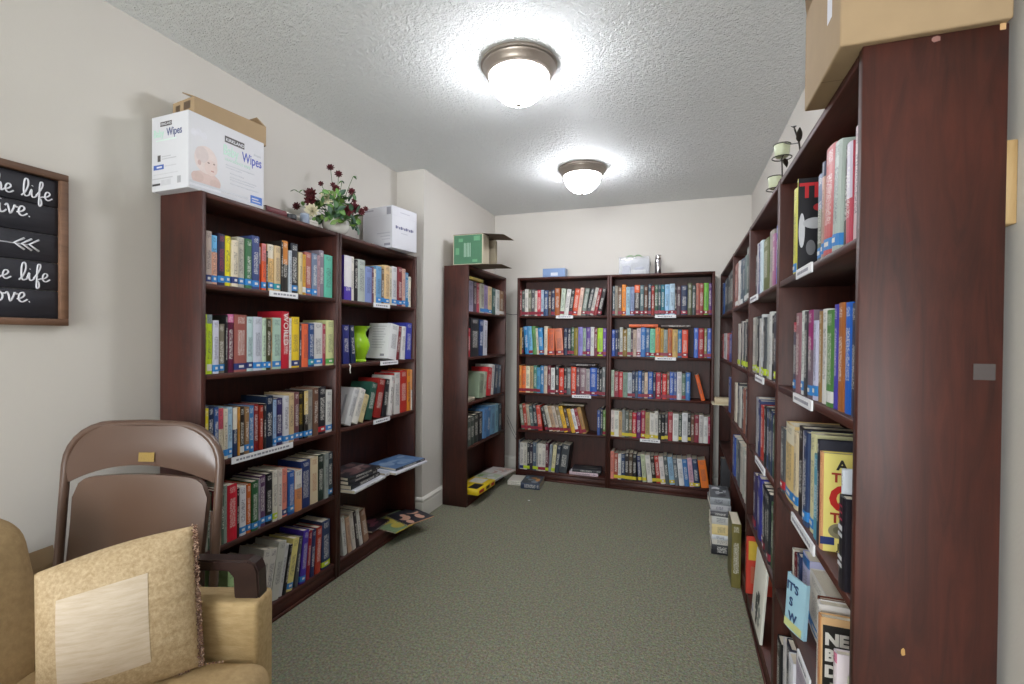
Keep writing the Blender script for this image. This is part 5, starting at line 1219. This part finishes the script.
# upholstered armchair: local x = its front, y = across (far arm at +y)
t = local_thing('armchair', 'tan upholstered armchair with dark wooden armrest, cut by the left frame edge', 'armchair', 0, 0)
M_TAN = m_fabric('tan_weave', 'a58c62', 'b89f76', 90, 500, .9, .35, (.25, 1, 1)); M_TAN2 = m_fabric('tan_weave_back', 'a98f68', 'b99f76', 60, 500, .9, .3)
M_DKW = m_wood('espresso_armrest', '1e1413', '33221e', .3, 'X')
def soft(name, x0, x1, y0, y1, z0, z1, mt, bev, seg=5, puff=0.0, taper=None):
    bm = bmesh.new(); bmesh.ops.create_cube(bm, size=1)
    for v in bm.verts: v.co = ((x0 + x1) / 2 + v.co.x * (x1 - x0), (y0 + y1) / 2 + v.co.y * (y1 - y0), (z0 + z1) / 2 + v.co.z * (z1 - z0))
    bmesh.ops.bevel(bm, geom=bm.edges[:], offset=bev, segments=seg, affect='EDGES', profile=.5)
    bmesh.ops.subdivide_edges(bm, edges=[e for e in bm.edges if e.calc_length() > .12], cuts=5, use_grid_fill=True)
    for v in bm.verts:
        x, y, z = v.co
        if puff:
            a = max(0, 1 - ((x - (x0 + x1) / 2) / ((x1 - x0) / 2)) ** 2) * max(0, 1 - ((y - (y0 + y1) / 2) / ((y1 - y0) / 2)) ** 2)
            if z > (z0 + z1) / 2: v.co.z += puff * a
        if taper: v.co = taper(Vector(v.co))
    for f in bm.faces: f.smooth = True
    me = bpy.data.meshes.new(name); bm.to_mesh(me); bm.free(); me.set_sharp_from_angle(angle=math.radians(60)); me.materials.append(mt)
    return link(name, me, t)
soft('seat_cushion', -1.20, -.605, .75, 1.225, .33, .455, M_TAN2, .045, 6, .015)
bbox('seat_rail', -1.2, -.64, .75, 1.225, .24, .335, M_TAN, t, .01, 2)
def tilt(v): v.x -= max(0, v.z - .4) * .22; return v
bk = soft('back_cushion', -1.36, -1.165, .72, 1.262, .34, .825, M_TAN2, .085, 8, 0, tilt)
for (ya, yb) in ((1.225, 1.312), (.66, .745)):
    soft('arm_panel', -1.28, -.655, ya, yb, .1, .592, M_TAN, .012, 3)
    ym = (ya + yb) / 2
    # dark wooden armrest with its turned-down front end
    mb = MB(); prof = [(-1.04, .690), (-.74, .690), (-.695, .690), (-.675, .682), (-.666, .66), (-.662, .578), (-.728, .578), (-.732, .645), (-.745, .660), (-.76, .662), (-1.04, .662)]
    P0 = [(x, ya + .024, z) for x, z in prof]; P1 = [(x, yb - .018, z) for x, z in prof]
    bm = bmesh.new(); a = [bm.verts.new(p) for p in P0]; b = [bm.verts.new(p) for p in P1]; k = len(prof)
    bm.faces.new(a); bm.faces.new(b[::-1])
    for i in range(k): bm.faces.new((a[i], b[i], b[(i + 1) % k], a[(i + 1) % k]))
    bmesh.ops.recalc_face_normals(bm, faces=bm.faces); bmesh.ops.bevel(bm, geom=[e for e in bm.edges if abs((e.verts[0].co - e.verts[1].co).y) < 1e-4], offset=.004, segments=2, affect='EDGES')
    me = bpy.data.meshes.new('armrest'); bm.to_mesh(me); bm.free(); me.materials.append(M_DKW); link('armrest', me, t)
    bbox('armrest_post', -1.035, -.985, ya + .026, yb - .02, .585, .6625, M_DKW, t, .003, 1)
for (x, y) in ((-1.27, .70), (-1.27, 1.27), (-.70, .70), (-.70, 1.27)):
    bbox('leg', x - .022, x + .022, y - .022, y + .022, 0, .105, M_DKW, t, .004, 1)
bbox('back_rail', -1.44, -1.34, .72, 1.262, .24, .42, M_TAN, t, .01, 2)

# pillow on the armchair
TLc, TRc, BRc, BLc = onZ(34, 574, 1.055), onZ(193, 526, 1.215), onZ(200, 666, 1.175), onZ(36, 716, 1.03)
t = thing('pillow', 'beige square pillow with pale centre panel and brown beaded fringe on armchair', 'pillow', (BLc + BRc) / 2)
org = (BLc + BRc) / 2
nrm = ((TRc - BLc).cross(TLc - BRc)).normalized()
if nrm.dot(CAM - org) < 0: nrm = -nrm
M_P1 = m_fabric('gold_damask', 'a58d69', 'c2ac8a', 130, 400, .55, .5); M_P2 = m_fabric('pale_silk', 'bcaa92', 'cbbca8', 14, 200, .5, .25, (1, 1, 8))
NP = 28
def pil(u, v, side):
    a = BLc.lerp(BRc, u); b = TLc.lerp(TRc, u); p = a.lerp(b, v) + (TLc - BLc) * (.035 * math.sin(math.pi * u) * (v - .5) * 2)
    e = (max(0, 4 * u * (1 - u)) ** .5) * (max(0, 4 * v * (1 - v)) ** .5)
    wr = .0075 * (math.sin(v * 58 + 14 * u) + .6 * math.sin(v * 97 - 9 * u)) * max(0, (u - .70) / .30) * (1 - u) * 3.2      # gathered wrinkles toward the right seam
    return p + nrm * ((.066 * e + wr) * side) - org
def pil_mesh(nm, u0, u1, v0, v1, side, mt, hole=None, off=0.0, n=NP):
    v = []; f = []
    for i in range(n + 1):
        for j in range(n + 1): v.append(tuple(pil(u0 + (u1 - u0) * i / n, v0 + (v1 - v0) * j / n, side) + nrm * off * side))
    for i in range(n):
        for j in range(n): f.append((i * (n + 1) + j, (i + 1) * (n + 1) + j, (i + 1) * (n + 1) + j + 1, i * (n + 1) + j + 1))
    me = bpy.data.meshes.new(nm); me.from_pydata(v, [], f); me.materials.append(mt)
    for p in me.polygons: p.use_smooth = True
    return me
fm = pil_mesh('front_cloth', 0, 1, 0, 1, 1, M_P1, n=48); link('front_cloth', fm, t)
link('back_cloth', pil_mesh('back_cloth', 0, 1, 0, 1, -1, M_P1), t)
link('centre_panel', pil_mesh('centre_panel', .15, .70, .2, .78, 1, M_P2, off=.0012, n=20), t)
rnd = random.Random(5)
M_BD = plain('6d4a38', .35, noise=.3, scale=200); M_BD2 = plain('b89a84', .4)
fr = MB(); 
def bead(mb, p, r):
    P = [p + Vector(d) * r for d in ((1, 0, 0), (-1, 0, 0), (0, 1, 0), (0, -1, 0), (0, 0, 1), (0, 0, -1))]
    for q in ((0, 2, 4), (2, 1, 4), (1, 3, 4), (3, 0, 4), (2, 0, 5), (1, 2, 5), (3, 1, 5), (0, 3, 5)): mb.face([P[i] for i in q], rnd.choice((0, 0, 1)))
for i in range(230):
    v = i / 229; p = pil(1, v, 1); d = (BRc - BLc).normalized()
    for k in range(3): bead(fr, p + d * rnd.uniform(-.003, .009) + nrm * rnd.uniform(-.006, .008) + Vector((0, 0, rnd.uniform(-.004, .004))), rnd.uniform(.0018, .0034))
o = link('bead_fringe', fr.mesh('bead_fringe', [M_BD, M_BD2]), t); o['kind'] = 'stuff'
fr = MB()
for i in range(26):
    v = rnd.uniform(0, 1); p = pil(1, 0, 1) + (BLc - BRc).normalized() * .12 * v - Vector((0, 0, 0.001)) + nrm * rnd.uniform(.005, .012); bead(fr, p, .003)
for i in range(7):
    p = pil(1, 0, 1) + Vector((.01 + .006 * i, .004 * i, 0)); p.z = .474 - org.z; bead(fr, p, .0032)
o = link('loose_beads', fr.mesh('loose_beads', [M_BD, M_BD2]), t); o['kind'] = 'stuff'

# things behind the armchair
t = local_thing('carton', 'small open kraft carton standing on floor behind armchair by left wall', 'box', -1.545, 1.33, -14)
open_carton(t, .11, .16, .585, M_KRAFT, M_KRAFT_IN, [('flap', 'r', .05, -15, 0, 1), ('flap', 'f', .06, 10, 0, .9)])
t = thing('paper_roll', 'white paper roll end poking up beside kraft carton behind armchair', 'paper'); t.matrix_world = CHM @ Matrix.Translation((-1.495, 1.36, .0045))
lathe('roll', [(0, 0), (.025, 0), (.025, .60), (.02, .608), (0, .61)], plain('d8d8e4', .6), t, seg=24)
